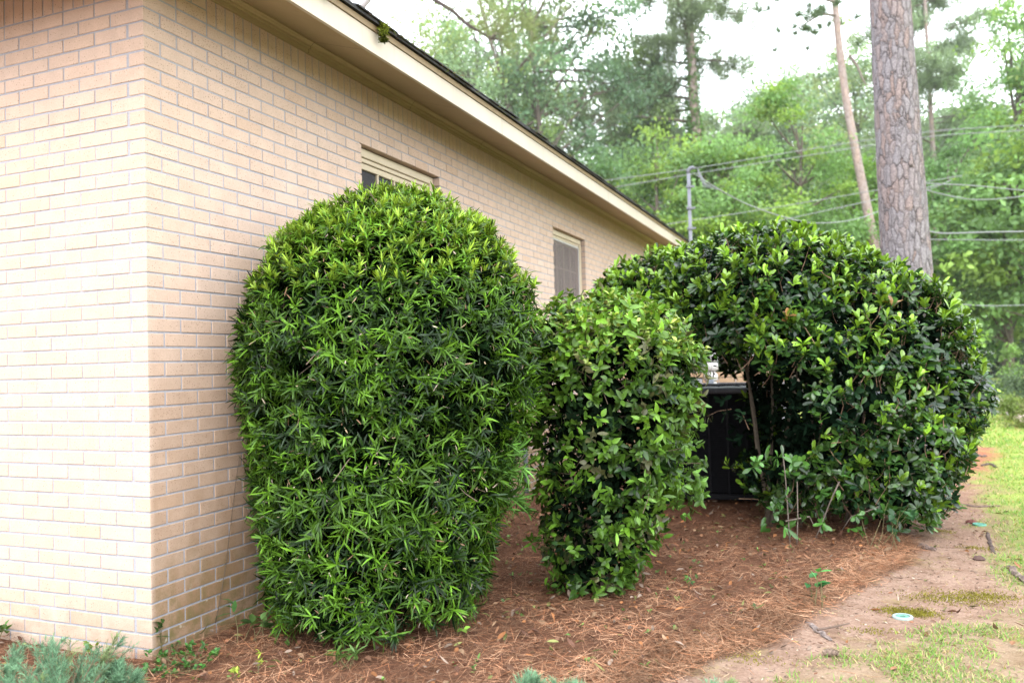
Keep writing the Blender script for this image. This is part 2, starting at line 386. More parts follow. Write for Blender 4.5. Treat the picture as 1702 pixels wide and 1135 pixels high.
M['mint'] = attr_mat('weathered_green_plastic', .55, 50, .15, .1)
M['ground'] = ground_mat()

# ------------------------------------------------------------------ ground
MULCH = np.array([(-9, -1.25), (-1.0, -1.25), (.4, -1.0), (1.3, -.55), (1.75, -.1), (2.08, .32), (2.27, .65), (2.38, .87), (2.57, 1.11), (2.70, 1.57), (2.90, 2.04), (3.08, 2.45), (3.21, 2.75), (3.30, 3.3), (3.28, 3.9), (3.1, 5.2), (2.5, 6.4), (1.2, 7.5), (-.2, 8.2), (-9, 8.2)])
def poly_sd(x, y, poly):                     # signed distance, >0 inside
    x = np.asarray(x, float); y = np.asarray(y, float)
    d = np.full(x.shape, 1e9); ins = np.zeros(x.shape, bool); n = len(poly)
    for i in range(n):
        ax, ay = poly[i]; bx, by = poly[(i+1) % n]; ex, ey = bx-ax, by-ay
        t = np.clip(((x-ax)*ex+(y-ay)*ey)/(ex*ex+ey*ey), 0, 1)
        d = np.minimum(d, np.hypot(x-ax-t*ex, y-ay-t*ey))
        c = ((ay > y) != (by > y)) & (x < (bx-ax)*(y-ay)/np.where(by-ay == 0, 1e-9, by-ay)+ax); ins ^= c
    return np.where(ins, d, -d)
def w_mulch(x, y): return np.clip((poly_sd(x, y, MULCH)+.06+.06*snoise(x, y, 9, 3)+.03*snoise(x, y, 23, 4))/.16, 0, 1)
# lawn: the strip right of the worn path, the near corner, and the far lawn
GX = np.array([(-8, 3.0), (0.0, 2.56), (.53, 2.60), (.91, 2.70), (1.13, 2.88), (1.27, 3.08), (1.41, 3.24), (1.59, 3.38), (1.77, 3.62), (2.0, 3.78), (2.48, 3.72), (3.1, 3.74), (3.9, 3.84), (4.9, 3.96), (7.2, 4.23), (8, 4.45), (9.6, 4.6), (10.6, 4.2), (11.5, 2.5), (14, 1.0), (60, -6)])
def w_grass(x, y):
    edge = np.interp(y, GX[:, 0], GX[:, 1])
    g = (x-edge)/.30 + .5 - 2.0*np.exp(-(((x-11.5)/5)**2+((y-42)/5)**2)) + .55*snoise(x, y, 4.5, 8)+.25*snoise(x, y, 14, 9)
    bare = np.exp(-(((x-3.9)/.25)**2+((y-2.05)/.16)**2))      # bare scrape in the near corner
    bare2 = 0*x
    return np.clip(g-1.0*bare-.6*bare2, 0, 1)
def red_soil(x, y): return np.clip(1.3*np.exp(-(((x-4.0)/1.1)**2+((y-8.6)/1.5)**2))+np.exp(-(((x-11.5)/5)**2+((y-42)/5)**2))+.25*np.exp(-((x-4)/.8)**2)*np.clip((y-3)/4, 0, 1), 0, 1)
def height(x, y):
    x = np.asarray(x, float); y = np.asarray(y, float)
    near = np.clip(1-np.hypot(x-2, y-3)/30, 0, 1)
    sd = poly_sd(x, y, MULCH)
    h = near*(.018*snoise(x, y, 1.6, 1)+.006*snoise(x, y, 7, 2))
    h = h + .035*np.clip(sd/.18, 0, 1)*(np.clip((x-1.2)/1.0, 0, 1))
    gx = np.interp(y, GX[:, 0], GX[:, 1])
    h = h + near*.015*np.clip((x-gx)/.3, 0, 1)
    s1 = np.exp(-((y-(8.95+.25*np.sin(2.2*x)))/.12)**2)*np.exp(-((x-4.1)/.7)**2)
    return h + .05*s1 - .02
def H(p): return float(height(p[0], p[1]))
def axis(lo, hi, fine, far, n):
    a = np.arange(lo, hi, fine); g = np.geomspace(fine, far, n)
    return np.concatenate([lo-np.cumsum(g)[::-1]*1.0, a, hi+np.cumsum(g)])
gx = axis(-3, 6.5, .06, 60, 26); gy = axis(-2.5, 11, .06, 70, 26)
XX, YY = np.meshgrid(gx, gy); nx, ny = len(gx), len(gy)
V = np.stack([XX.ravel(), YY.ravel(), height(XX, YY).ravel()], 1)
I = np.arange(nx*ny).reshape(ny, nx)
Q = np.stack([I[:-1, :-1], I[:-1, 1:], I[1:, 1:], I[1:, :-1]], -1).reshape(-1, 4)
g = mesh_np('ground', V, Q, np.ones((len(V), 3)), M['ground'])
za = g.data.attributes.new('zone', 'FLOAT_COLOR', 'POINT')
zc = np.ones((len(V), 4), np.float32); zc[:, 0] = w_mulch(V[:, 0], V[:, 1]); zc[:, 1] = w_grass(V[:, 0], V[:, 1])*(1-zc[:, 0]); zc[:, 2] = red_soil(V[:, 0], V[:, 1])
zc[:, 1] *= np.clip(.10+(V[:, 1]-1.8)/4, .10, 1)
za.data.foreach_set('color', zc.ravel())
tag(g, kind='structure')

def in_view(P, margin=60):                   # keep ground cover where the photograph's surroundings can see it
    v = P-CAM; dz = v@DV; px = 851+F*(v@RV)/np.maximum(dz, .05); py = 567.5-F*(v@UV)/np.maximum(dz, .05)
    return (dz > .2) & (px > -400-margin) & (px < 2150+margin) & (py < 1500)

# pine straw over the bed
def straw():
    n = 150000
    x = rng.uniform(-1.8, 3.4, n); y = rng.uniform(-1.4, 7.0, n)
    keep = (w_mulch(x, y) > rng.uniform(.0, .9, n)) & ~((x < 0) & (y > 0)) & (rng.uniform(size=n) < np.where(y > 3.6, .35, 1.0))
    edge = poly_sd(x, y, MULCH)
    x, y, edge = x[keep], y[keep], edge[keep]
    extra = 16000                              # thick raked edge of the straw
    t = rng.uniform(0, 1, extra); k = rng.integers(4, 13, extra)
    ex = MULCH[k, 0]*(1-t)+MULCH[k+1, 0]*t-np.abs(rng.normal(0, .12, extra))+rng.normal(0, .02, extra); ey = MULCH[k, 1]*(1-t)+MULCH[k+1, 1]*t+rng.normal(0, .05, extra)
    x = np.concatenate([x, ex]); y = np.concatenate([y, ey])
    P = np.stack([x, y, height(x, y)+rng.uniform(0, .03, len(x))], 1)
    k = in_view(P); P = P[k]; n = len(P)
    a = rng.uniform(0, 6.283, n); D = np.stack([np.cos(a), np.sin(a), rng.normal(0, .12, n)], 1)
    Nn = np.stack([rng.normal(0, .4, n), rng.normal(0, .4, n), np.ones(n)], 1)
    L = rng.uniform(.05, .135, n); P[:, :2] -= D[:, :2]*L[:, None]*.5
    t = rng.uniform(size=(n, 1)); u = rng.uniform(.55, 1.25, (n, 1))
    cl = (.8+.5*snoise(P[:, 0], P[:, 1], 6, 71))[:, None]; C = (np.array([[.46, .185, .085]])*(1-t)+np.array([[.60, .37, .23]])*t)*u*np.clip(cl, .45, 1.35)
    dark = rng.uniform(size=n) < .25; C[dark] *= .35
    under = np.clip((P[:, 1]-1.5)/1.6, 0, 1)*np.clip((2.75-P[:, 0]+(P[:, 1]-3)*.2)/.5, 0, 1); C *= (1-.42*under)[:, None]   # shrub shade painted into the straw colour, along with a rotted litter tone
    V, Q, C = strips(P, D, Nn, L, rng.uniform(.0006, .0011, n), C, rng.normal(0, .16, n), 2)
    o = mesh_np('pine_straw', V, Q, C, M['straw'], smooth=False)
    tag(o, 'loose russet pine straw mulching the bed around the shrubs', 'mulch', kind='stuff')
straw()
def litter():
    n = 8000
    x = rng.uniform(-1.6, 4.0, n); y = rng.uniform(-1.2, 6.5, n)
    wm = w_mulch(x, y); keep = (wm > .5) | (rng.uniform(size=n) < .16)
    keep &= ~((x < .02) & (y > 0))
    x, y = x[keep], y[keep]; n = len(x)
    P = np.stack([x, y, height(x, y)+rng.uniform(.012, .04, n)*np.where(w_mulch(x, y) > .5, 1, .25)], 1)
    a = rng.uniform(0, 6.283, n); D = np.stack([np.cos(a), np.sin(a), rng.normal(0, .2, n)], 1)
    Nn = np.stack([rng.normal(0, .45, n), rng.normal(0, .45, n), np.ones(n)], 1)
    pal = 1.1*np.array([(.20, .09, .05), (.22, .11, .06), (.12, .06, .04), (.24, .15, .09), (.17, .17, .06), (.28, .12, .05), (.23, .17, .13), (.15, .08, .05)])
    C = pal[rng.integers(0, len(pal), n)]*rng.uniform(.6, 1.2, (n, 1))
    V, Q, C = leaves(P, D, Nn, rng.uniform(.02, .06, n), rng.uniform(.004, .012, n), C, OVAL, rng.normal(0, .35, n), .5)
    o = mesh_np('leaf_litter', V, Q, C, M['litter'])
    tag(o, 'fallen brown and yellow leaves scattered over the bed and path', 'leaf litter', kind='stuff')
    n = 5200; x = rng.uniform(2.0, 5.0, n); y = rng.uniform(-.3, 9, n); k = w_mulch(x, y) < .4; x, y = x[k], y[k]; n = len(x)
    P = np.stack([x, y, height(x, y)+.003], 1); a = rng.uniform(0, 6.283, n); D = np.stack([np.cos(a), np.sin(a), rng.normal(0, .03, n)], 1)
    C = np.array([(.34, .16, .08), (.48, .36, .22), (.20, .11, .07), (.40, .34, .16)])[rng.integers(0, 4, n)]*rng.uniform(.7, 1.2, (n, 1))
    V, Q, C = strips(P, D, np.array([[0, 0, 1.0]])+rng.normal(0, .2, (n, 3)), rng.uniform(.03, .11, n), rng.uniform(.0006, .0013, n), C, rng.normal(0, .15, n), 2)
    o = mesh_np('loose_straw', V, Q, C, M['straw'], smooth=False); tag(o, 'stray pine needles and dry grass stems on the bare path', 'straw', kind='stuff')
    # crumbs of bark and grit on the bare path
    n = 16000; x = rng.uniform(2.0, 5.0, n); y = rng.uniform(-.3, 11, n); k = (w_mulch(x, y) < .3) & (rng.uniform(size=n) > w_grass(x, y)*.8); x, y = x[k], y[k]; n = len(x)
    P = np.stack([x, y, height(x, y)+.001], 1); a = rng.uniform(0, 6.283, n); D = np.stack([np.cos(a), np.sin(a), rng.normal(0, .1, n)], 1)
    Nn = np.stack([rng.normal(0, .3, n), rng.normal(0, .3, n), np.ones(n)], 1)
    pal = np.array([(.12, .08, .06), (.30, .18, .12), (.45, .36, .28), (.22, .13, .09), (.38, .30, .12)])
    C = pal[rng.integers(0, len(pal), n)]*rng.uniform(.7, 1.2, (n, 1))
    V, Q, C = leaves(P, D, Nn, rng.uniform(.006, .03, n)*rng.uniform(.5, 1.3, n), rng.uniform(.001, .005, n), C, CHIP, rng.normal(0, .3, n), .6)
    o = mesh_np('soil_debris', V, Q, C, M['litter'])
    tag(o, 'bark crumbs and dry grit strewn on the worn red soil path', 'debris', kind='stuff')
litter()
def grass():
    parts = []
    def field(n, x0, x1, y0, y1, L0, L1, W0, W1, thr):
        x = rng.uniform(x0, x1, n); y = rng.uniform(y0, y1, n)
        g = w_grass(x, y)*(1-w_mulch(x, y)); patch = .5+.6*snoise(x, y, 8, 21)
        k = (g > rng.uniform(.15, 1.0, n)) & (patch > rng.uniform(thr[0], thr[1], n)-.0)
        x, y = x[k], y[k]; P = np.stack([x, y, height(x, y)-.002], 1); k = in_view(P); P = P[k]; n = len(P)
        a = rng.uniform(0, 6.283, n); tilt = rng.uniform(.2, 1.1, n)
        D = np.stack([np.cos(a)*tilt, np.sin(a)*tilt, np.ones(n)*.8], 1)
        Nn = np.stack([-np.cos(a), -np.sin(a), tilt+.1], 1)
        t = rng.uniform(size=(n, 1))
        C = np.array([[.10, .25, .045]])*(1-t)+np.array([[.27, .41, .085]])*t
        dry = rng.uniform(size=n) < .22; C[dry] = np.array([.52, .42, .22])*rng.uniform(.7, 1.1, (dry.sum(), 1))
        parts.append(strips(P, D, Nn, rng.uniform(L0, L1, n), rng.uniform(W0, W1, n), C, -rng.uniform(.1, .6, n), 3))
    field(190000, 2.4, 5.2, -1.0, 5.0, .014, .036, .0013, .0027, (.1, .95))
    field(60000, 3.4, 8.0, 4.0, 11.0, .025, .05, .002, .004, (.0, .6))
    field(60000, 2.5, 13.0, 9.5, 26.0, .03, .07, .005, .009, (-.2, .3))
    V, Q, C = cat3(parts)
    o = mesh_np('grass', V, Q, C, M['grass'], smooth=False)
    tag(o, 'thin sunlit lawn grass growing in tufts beside the path', 'grass', kind='stuff')
grass()
def moss_patches():
    parts = []
    for px, py, rx, ry, n in ((1512, 1009, .17, .06, 3500), (1585, 990, .3, .1, 2500), (1640, 985, .25, .08, 1800), (1560, 880, .14, .05, 500), (1450, 1040, .15, .05, 350), (1625, 905, .16, .06, 600), (1250, 1085, .2, .06, 400)):
        c = on_ground(px, py); n = int(n*.45)
        P = np.stack([c[0]+rng.normal(0, rx*.4, n), c[1]+rng.normal(0, ry*.6, n), np.zeros(n)], 1); P[:, 2] = height(P[:, 0], P[:, 1])
        D = rvec(n); D[:, 2] = np.abs(D[:, 2])+.5
        C = np.array([[.22, .20, .035]])*rng.uniform(.6, 1.3, (n, 1))
        parts.append(leaves(P, D, rvec(n), rng.uniform(.006, .013, n), .002, C, CHIP))
    V, Q, C = cat3(parts)
    o = mesh_np('moss', V, Q, C, M['moss']); tag(o, 'low yellow green moss creeping over the bare soil', 'moss', kind='stuff')
moss_patches()

# ------------------------------------------------------------------ brick house
HP, HH = .0677, .1016
ZT = 2.39                                    # joint number 0 sits at this height
LEN = 11.18; WID = 6.1                       # long wall, short wall
house = empty('brick_house', (0, 0, 0))
tag(house, 'long low pale ochre brick house with cream eaves and a shingle roof', 'house')
W1 = (1.808, 2.921); W2 = (5.60, 6.76)       # windows along the long wall
WZ1 = ZT+5*HP; WZ0 = ZT-16*HP
def brick_wall():
    mb = MB(); d = .09
    def bcol():
        t = random.random(); c = np.array((.60, .45, .35))*(1-t)+np.array((.615, .475, .382))*t
        if random.random() < .06: c = c*np.array((.98, .955, .92))
        return c*random.uniform(.975, 1.02)
    def brick(axis_, u0, u1, z0, z1, flip=False, depth=d):
        j = random.uniform(-.0012, .0012); dz = random.uniform(-.0008, .0008)
        if axis_ == 'R': lo, hi = (-depth, u0, z0+dz), (j, u1, z1+dz)
        elif axis_ == 'F': lo, hi = (u0, -j, z0+dz), (u1, depth, z1+dz)
        elif axis_ == 'B': lo, hi = (u0, LEN-depth, z0+dz), (u1, LEN+j, z1+dz)
        else: lo, hi = (-WID-j, u0, z0+dz), (-WID+depth, u1, z1+dz)
        mb.box(lo, hi, bcol(), 0, .0022)
    J = .0043; zlow = -.1
    k0 = -int(9); nmax = int((ZT-zlow)/HP)+1
    for n in range(k0, nmax):
        z1 = ZT-n*HP-J; z0 = ZT-(n+1)*HP+J
        half_on_right = (n % 2 == 0)             # a half brick shows at the corner of the long wall
        o = 0 if not half_on_right else -HH
        y = o
        first = True
        while y < LEN-.001:
            a, b = y+J, y+2*HH-J
            if half_on_right and first: first = False; y += 2*HH; continue   # that end belongs to the front stretcher
            if first: a = 0.0; first = False
            b = min(b, LEN-(.0966 if half_on_right else 0))
            segs = [(a, b)]
            for w in (W1, W2):
                if z0 < WZ1-.02 and z1 > WZ0+.02:
                    ns = []
                    for s0, s1 in segs:
                        if s1 <= w[0] or s0 >= w[1]: ns.append((s0, s1)); continue
                        if s0 < w[0]: ns.append((s0, w[0]))
                        if s1 > w[1]: ns.append((w[1], s1))
                    segs = ns
            for s0, s1 in segs:
                if s1-s0 > .02: brick('R', s0, s1, z0, z1)
            y += 2*HH
        x = 0.0 if half_on_right else HH; first = True
        while x < WID-.001:
            a, b = x+J, min(x+2*HH-J, WID-J)
            if not half_on_right and first:
                first = False; x = HH; 
                # the long wall's stretcher fills the corner; next brick starts past its end
                continue
            if first: a = 0.0; first = False
            if b-a > .02: brick('F', -b, -a, z0, z1, depth=.0966 if a == 0 else d)
            x += 2*HH
        yy = .1
        while yy < LEN-.1:
            brick('W', yy+J, min(yy+2*HH-J, LEN-.1), z0, z1); yy += 2*HH
        xx = -WID+.0
        while xx < -.1-J:
            brick('B', xx+J, min(xx+2*HH-J, -.1), z0, z1); xx += 2*HH
    # soldier courses under the eaves (upright bricks)
    zs0 = ZT+9*HP+J; zs1 = zs0+.193
    y = .2032*2
    # three stretchers close the corner beside the soldiers
    for r in range(3):
        z0 = zs0+r*HP; z1 = z0+HP-2*J
        if r % 2 == 0:
            brick('R', 0, 2*HH-J, z0, z1); brick('R', 2*HH+J, 4*HH-J, z0, z1)
            brick('F', -3*HH+J, -HH-J+.0, z0, z1)
        else:
            brick('F', -2*HH+J, 0, z0, z1, depth=.0966); brick('R', HH+J, 3*HH-J, z0, z1); brick('R', 3*HH+J, 4*HH-J, z0, z1); brick('F', -3*HH+J, -2*HH-J, z0, z1)
    while y < LEN-.07:
        brick('R', y+J, y+HP-J, zs0, zs1); y += HP
    x = 3*HH
    while x < WID-.07:
        brick('F', -x-HP+J, -x-J, zs0, zs1); x += HP
    # mortar bed, 5 mm back from the brick faces
    e = -.0035; t = -.07
    zt = zs1+.01
    def slab(lo, hi): mb.box(lo, hi, (1, 1, 1), 1)
    ys = [0.0035, W1[0], W1[1], W2[0], W2[1], LEN-.0035]
    slab((t, ys[0], zlow), (e, ys[1]-.012, zt)); slab((t, ys[2]+.012, zlow), (e, ys[3]-.012, zt)); slab((t, ys[4]+.012, zlow), (e, ys[5], zt))
    for w in (W1, W2):
        slab((t, w[0]-.012, zlow), (e, w[1]+.012, WZ0-.012)); slab((t, w[0]-.012, WZ1+.012), (e, w[1]+.012, zt))
    slab((-WID+.0035, .0035, zlow), (t, .07, zt)); slab((-WID+.0035, .07, zlow), (-WID+.07, LEN-.0035, zt)); slab((-WID+.07, LEN-.07, zlow), (t, LEN-.0035, zt))
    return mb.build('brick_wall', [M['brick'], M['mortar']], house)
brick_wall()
def sweep(name, prof, mat, smooth=False):    # profile (outward offset, z) carried round the four mitred corners
    mb = MB(); n = len(prof); vs = []
    for cx, cy, ox, oy in ((-WID, 0, -1, -1), (0, 0, 1, -1), (0, LEN, 1, 1), (-WID, LEN, -1, 1)):
        for o, z in prof: vs.append((cx+ox*o, cy+oy*o, z))
    fs = [(c*n+k, ((c+1) % 4)*n+k, ((c+1) % 4)*n+(k+1) % n, c*n+(k+1) % n) for c in range(4) for k in range(n)]
    mb.add(vs, fs)
    return mb.build(name, mat, house, smooth)
sweep('frieze_board', [(.0025, 3.128), (.022, 3.128), (.022, 3.20), (.0025, 3.20)], M['soffit'])
sweep('crown_molding', [(.0245, 3.150), (.034, 3.150), (.036, 3.158), (.036, 3.166), (.048, 3.170), (.054, 3.178), (.060, 3.181), (.060, 3.196), (.0245, 3.199)], M['soffit'])
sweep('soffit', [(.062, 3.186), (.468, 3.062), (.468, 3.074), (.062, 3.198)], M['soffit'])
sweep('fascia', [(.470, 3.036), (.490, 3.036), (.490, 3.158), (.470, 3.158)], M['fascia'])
sweep('drip_edge', [(.470, 3.1605), (.499, 3.1605), (.505, 3.190), (.470, 3.196)], M['drip'])
def roof():
    mb = MB(); o = WID/2; e = .528; zb = 3.192; zr = zb+(o+e)*.333
    X0, X1, Y0, Y1 = -WID-e, e, -e, LEN+e
    for dz, flip in ((0.0, 0), (.016, 1)):
        v = [(X0, Y0, zb+dz), (X1, Y0, zb+dz), (X1, Y1, zb+dz), (X0, Y1, zb+dz), (-o, o, zr+dz), (-o, LEN-o, zr+dz)]
        f = [(0, 1, 4), (1, 2, 5, 4), (2, 3, 5), (3, 0, 4, 5)]
        mb.add(v, f if flip else [tuple(reversed(q)) for q in f])
    v = [(X0, Y0, zb), (X1, Y0, zb), (X1, Y1, zb), (X0, Y1, zb), (X0, Y0, zb+.016), (X1, Y0, zb+.016), (X1, Y1, zb+.016), (X0, Y1, zb+.016)]
    mb.add(v, [(0, 1, 5, 4), (1, 2, 6, 5), (2, 3, 7, 6), (3, 0, 4, 7)])
    # ragged shingle tabs along the eave
    y = Y0
    while y < Y1:
        w = random.uniform(.14, .31); dx = random.uniform(0, .022); dz = random.uniform(-.006, .004)
        mb.box((X1-.2, y+.002, zb+.017+.062), (X1-.19, y+w-.002, zb+.02+.062)) if False else None
        a = X1-.25; h = .25*.333
        mb.add([(a, y+.003, zb+h+.018), (X1+dx, y+.003, zb+.018+dz-.003), (X1+dx, y+w-.003, zb+.018+dz-.002), (a, y+w-.003, zb+h+.018),
                (a, y+.003, zb+h+.026), (X1+dx, y+.003, zb+.026+dz-.003), (X1+dx, y+w-.003, zb+.026+dz-.002), (a, y+w-.003, zb+h+.026)],
               [(3, 2, 1, 0), (4, 5, 6, 7), (0, 1, 5, 4), (1, 2, 6, 5), (2, 3, 7, 6), (3, 0, 4, 7)])
        y += w
    return mb.build('roof', M['shingle'], house)
roof()
def window(w, screen):
    y0, y1 = w; fr = MB(); xb = -.088; xf = -.052
    z0, z1 = WZ0, WZ1
    # brickmould casing set back in the opening
    t = .058
    fr.box((xb, y0+.002, z1-t), (xf, y1-.002, z1-.002), bev=.004)
    fr.box((xb, y0+.002, z0+.03), (xf, y0+t, z1-t-.001), bev=.004); fr.box((xb, y1-t, z0+.03), (xf, y1-.002, z1-t-.001), bev=.004)
    fr.box((xb, y0+t+.001, z1-t-.03), (xf-.014, y1-t-.001, z1-t-.001), bev=.003)
    f = fr.build('window', M['cream'], house)
    sl = MB(); sl.box((xb, y0+.003, z0-.012), (.025, y1-.003, z0+.028), bev=.005); sl.build('sill', M['cream'], f)
    a0, a1 = y0+t+.004, y1-t-.004; zb, zt = z0+.035, z1-t-.034; zm = (zb+zt)/2
    sa = MB(); b = .04; xs0, xs1 = -.098, -.075
    for lo, hi in ((zb, zm+.015), (zm+.018, zt)):
        sa.box((xs0, a0, hi-b), (xs1, a1, hi), bev=.003); sa.box((xs0, a0, lo), (xs1, a1, lo+b), bev=.003)
        sa.box((xs0, a0, lo+b+.001), (xs1, a0+b, hi-b-.001), bev=.003); sa.box((xs0, a1-b, lo+b+.001), (xs1, a1, hi-b-.001), bev=.003)
        wy = (a1-a0-2*b)/4
        for k in (1, 2, 3): sa.box((xs0+.004, a0+b+wy*k-.009, lo+b+.001), (xs1-.003, a0+b+wy*k+.009, hi-b-.001))
        zz = (lo+hi)/2
        for k in range(4): sa.box((xs0+.005, a0+b+wy*k+.011, zz-.009), (xs1-.004, a0+b+wy*(k+1)-.011, zz+.009))
    sa.build('sash', M['cream'], f)
    pn = MB(); pn.box((-.094, a0+b-.002, zb+b-.002), (-.0925, a1-b+.002, zt-b+.002)); pn.build('pane', M['glass'], f)
    if screen:
        al = MB(); xs0, xs1 = -.0715, -.062; b2 = .018
        al.box((xs0, a0, zt-b2), (xs1, a1, zt)); al.box((xs0, a0, zb), (xs1, a1, zb+b2)); al.box((xs0, a0, zb+b2), (xs1, a0+b2, zt-b2)); al.box((xs0, a1-b2, zb+b2), (xs1, a1, zt-b2))
        al.build('screen_frame', M['white'], f)
        mesh = MB(); x = -.067; y = a0+b2                        # woven screen: fine crossed wires drawn as narrow strips
        while y < a1-b2: mesh.add([(x, y, zb+b2), (x, y+.0042, zb+b2), (x, y+.0042, zt-b2), (x, y, zt-b2)], [(0, 1, 2, 3)]); y += .008
        z = zb+b2; x = -.0662
        while z < zt-b2: mesh.add([(x, a0+b2, z), (x, a1-b2, z), (x, a1-b2, z+.004), (x, a0+b2, z+.004)], [(0, 1, 2, 3)]); z += .008
        mesh.build('insect_screen', M['screen'], f)
window(W1, False); window(W2, True)
def conduit():
    p = on_wall(873, 740, .03); mb = MB(); y = p[1]
    mb.tube([(.03, y, .02), (.03, y, 1.25)], .022, 12); o = mb.build('conduit', M['conduit'], house, True)
    b = MB(); b.box((.004, y-.1, .95), (.10, y+.1, 1.32), bev=.008); b.build('meter_box', M['conduit'], o)
conduit()
def dead_vine():
    mb = MB(); pts = [on_wall(x, y, .006) for x, y in ((358, 1035), (364, 1005), (371, 965), (376, 935), (381, 890), (386, 850), (392, 800), (398, 760))]
    mb.tube(pts, np.linspace(.0022, .001, len(pts)), 6, (.16, .12, .085))
    o = mb.build('dead_vine', M['wood'], None, True); tag(o, 'thin dead vine stem climbing the brick beside the corner', 'vine')
dead_vine()
def moss_clump(y, n, drop, label):
    c = np.array([.535, y, 3.205]); mb = None
    P = c+np.stack([rng.normal(0, .012, n), rng.normal(0, .017, n), -rng.uniform(-.012, 1, n)**1.6*drop], 1)
    P[:, 1] = c[1]+(P[:, 1]-c[1])*np.clip(1-(c[2]-P[:, 2])/drop*.75, .2, 1)
    D = rvec(n); D[:, 2] -= .4
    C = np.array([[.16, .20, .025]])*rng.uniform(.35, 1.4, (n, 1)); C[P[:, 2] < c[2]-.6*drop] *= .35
    V, Q, C = leaves(P, D, rvec(n), rng.uniform(.008, .02, n), .0035, C, CHIP)
    o = mesh_np('moss_clump', V, Q, C, M['moss']); tag(o, label, 'moss')
ym = on_wall(636, 68, .53)[1]; moss_clump(ym, 700, .10, 'bright green moss tuft hanging over the roof edge above the nearer window')
ym2 = on_wall(548, 8, .53)[1]; moss_clump(ym2, 350, .05, 'smaller moss tuft on the roof edge at the top of the picture')
def roof_debris():
    n = 2600; y = rng.uniform(.0, LEN, n); s = snoise(y, y*0, 5, 44)
    k = s > rng.uniform(-.3, 1.0, n); y = y[k]; n = len(y)
    P = np.stack([.535+rng.normal(0, .018, n), y, 3.212+rng.uniform(-.015, .012, n)], 1); D = rvec(n); D[:, 2] = -np.abs(D[:, 2])*.6+.15
    pal = np.array([(.14, .15, .03), (.06, .05, .04), (.10, .12, .03), (.16, .11, .07)])
    C = pal[rng.integers(0, 4, n)]*rng.uniform(.6, 1.3, (n, 1))
    V, Q, C = leaves(P, D, rvec(n), rng.uniform(.008, .04, n), .003, C, CHIP)
    o = mesh_np('roof_debris', V, Q, C, M['moss']); tag(o, 'dark leaf crumbs and moss lying along the shingle edge', 'debris', kind='stuff')
roof_debris()
# service mast at the far end of the roof
def mast():
    b = at(1148, 400, 12.6); t = at(1145, 287, 12.6)
    root = empty('service_mast', (b[0], b[1], 0)); tag(root, 'thin grey service mast rising past the far end of the eave', 'mast')
    m = MB(); m.tube([(b[0], b[1], 0), (b[0], b[1], t[2])], .027, 14); m.build('pole', M['metalgrey'], root, True)
    h = MB(); p0 = np.array([b[0], b[1], t[2]-.01]); h.tube([p0, p0+(0.0, 0, .05), p0+(.03, .0, .075), p0+(.07, -.01, .085), p0+(.10, -.01, .06)], [.028, .032, .033, .028, .018], 12); h.build('weatherhead', M['metalgrey'], root, True)
    for dz in (.22, .55, .86):
        k = MB(); k.tube([p0-(0, 0, dz), p0-(0, 0, dz-.035)], .046, 14); k.box(p0-np.array((-.035, .012, dz)), p0+np.array((.085, .012, -dz+.03))); k.build('clamp', M['metalgrey'], root)
    w = MB()
    for j in range(6):
        q = [p0+(.14, 0, .06)]; e = at(1163+6*j, 300+3*j, 12.4)
        q += [p0+(.16+.02*j, 0, -.05-.03*j), p0+(.2, 0, -.12-.02*j), e]
        w.tube(q, .005, 5)
    w.build('drip_loop', M['wire'], root)
mast()
def wire(name, pts, label, r=.012):
    P = np.array(pts); m = len(P); t = np.linspace(0, m-1, 40); i = np.clip(t.astype(int), 0, m-2); f = (t-i)[:, None]
    a, b = P[np.maximum(i-1, 0)], P[i]; c, d = P[i+1], P[np.minimum(i+2, m-1)]
    Q = .5*((2*b)+(c-a)*f+(2*a-5*b+4*c-d)*f**2+(3*b-a-3*c+d)*f**3)
    mb = MB(); mb.tube(Q, r*.8, 6); o = mb.build('power_line', M['wire'], None, True); tag(o, label, 'power line', 'wires strung across the trees')
def px3(l, d0, d1): return [at(x, y, d0+(d1-d0)*k/(len(l)-1)) for k, (x, y) in enumerate(l)]
wire('a', px3([(760, 330), (1006, 300), (1148, 281), (1360, 246), (1540, 220), (1702, 208), (1900, 194)], 21, 19), 'topmost of the long pale wires crossing behind the big pine')
wire('b', px3([(760, 352), (1023, 311), (1148, 290), (1360, 256), (1540, 228), (1702, 217), (1900, 205)], 21, 19), 'second long wire running just below the topmost one')
wire('c', px3([(880, 410), (1114, 372), (1245, 352), (1360, 333), (1465, 315), (1600, 292)], 20, 18), 'straight wire leaving the roof edge low and rising to the pines', .011)
wire('d', px3([(1158, 292), (1200, 318), (1245, 341), (1310, 363), (1360, 371), (1420, 365), (1470, 347), (1530, 316), (1570, 305)], 12.6, 18), 'sagging service cable hanging from the mast above the shrub', .012)
wire('e', px3([(1290, 368), (1360, 353), (1465, 330), (1540, 316), (1580, 300)], 17, 18), 'short wire rising between the sagging cable and the straight one', .010)
wire('f', px3([(1500, 304), (1540, 305), (1620, 309), (1702, 317), (1900, 335)], 15, 15), 'nearly level wire right of the big pine, uppermost of its pair', .012)
wire('g', px3([(1500, 300), (1540, 316), (1590, 328), (1630, 332), (1702, 326), (1900, 296)], 15, 15), 'drooping wire right of the big pine under the level one', .012)
wire('h', px3([(1490, 375), (1541, 384), (1570, 388), (1640, 386), (1702, 385), (1900, 382)], 15, 15), 'thick level wire right of the big pine at the shrub top', .017)
wire('i', px3([(1490, 397), (1543, 398), (1640, 399), (1702, 399), (1900, 399)], 17, 17), 'thin dark wire just beneath the thick level wire', .011)
wire('j', px3([(1560, 503), (1635, 508), (1702, 507), (1900, 500)], 17, 17), 'lowest wire in front of the dark thicket at right', .012)

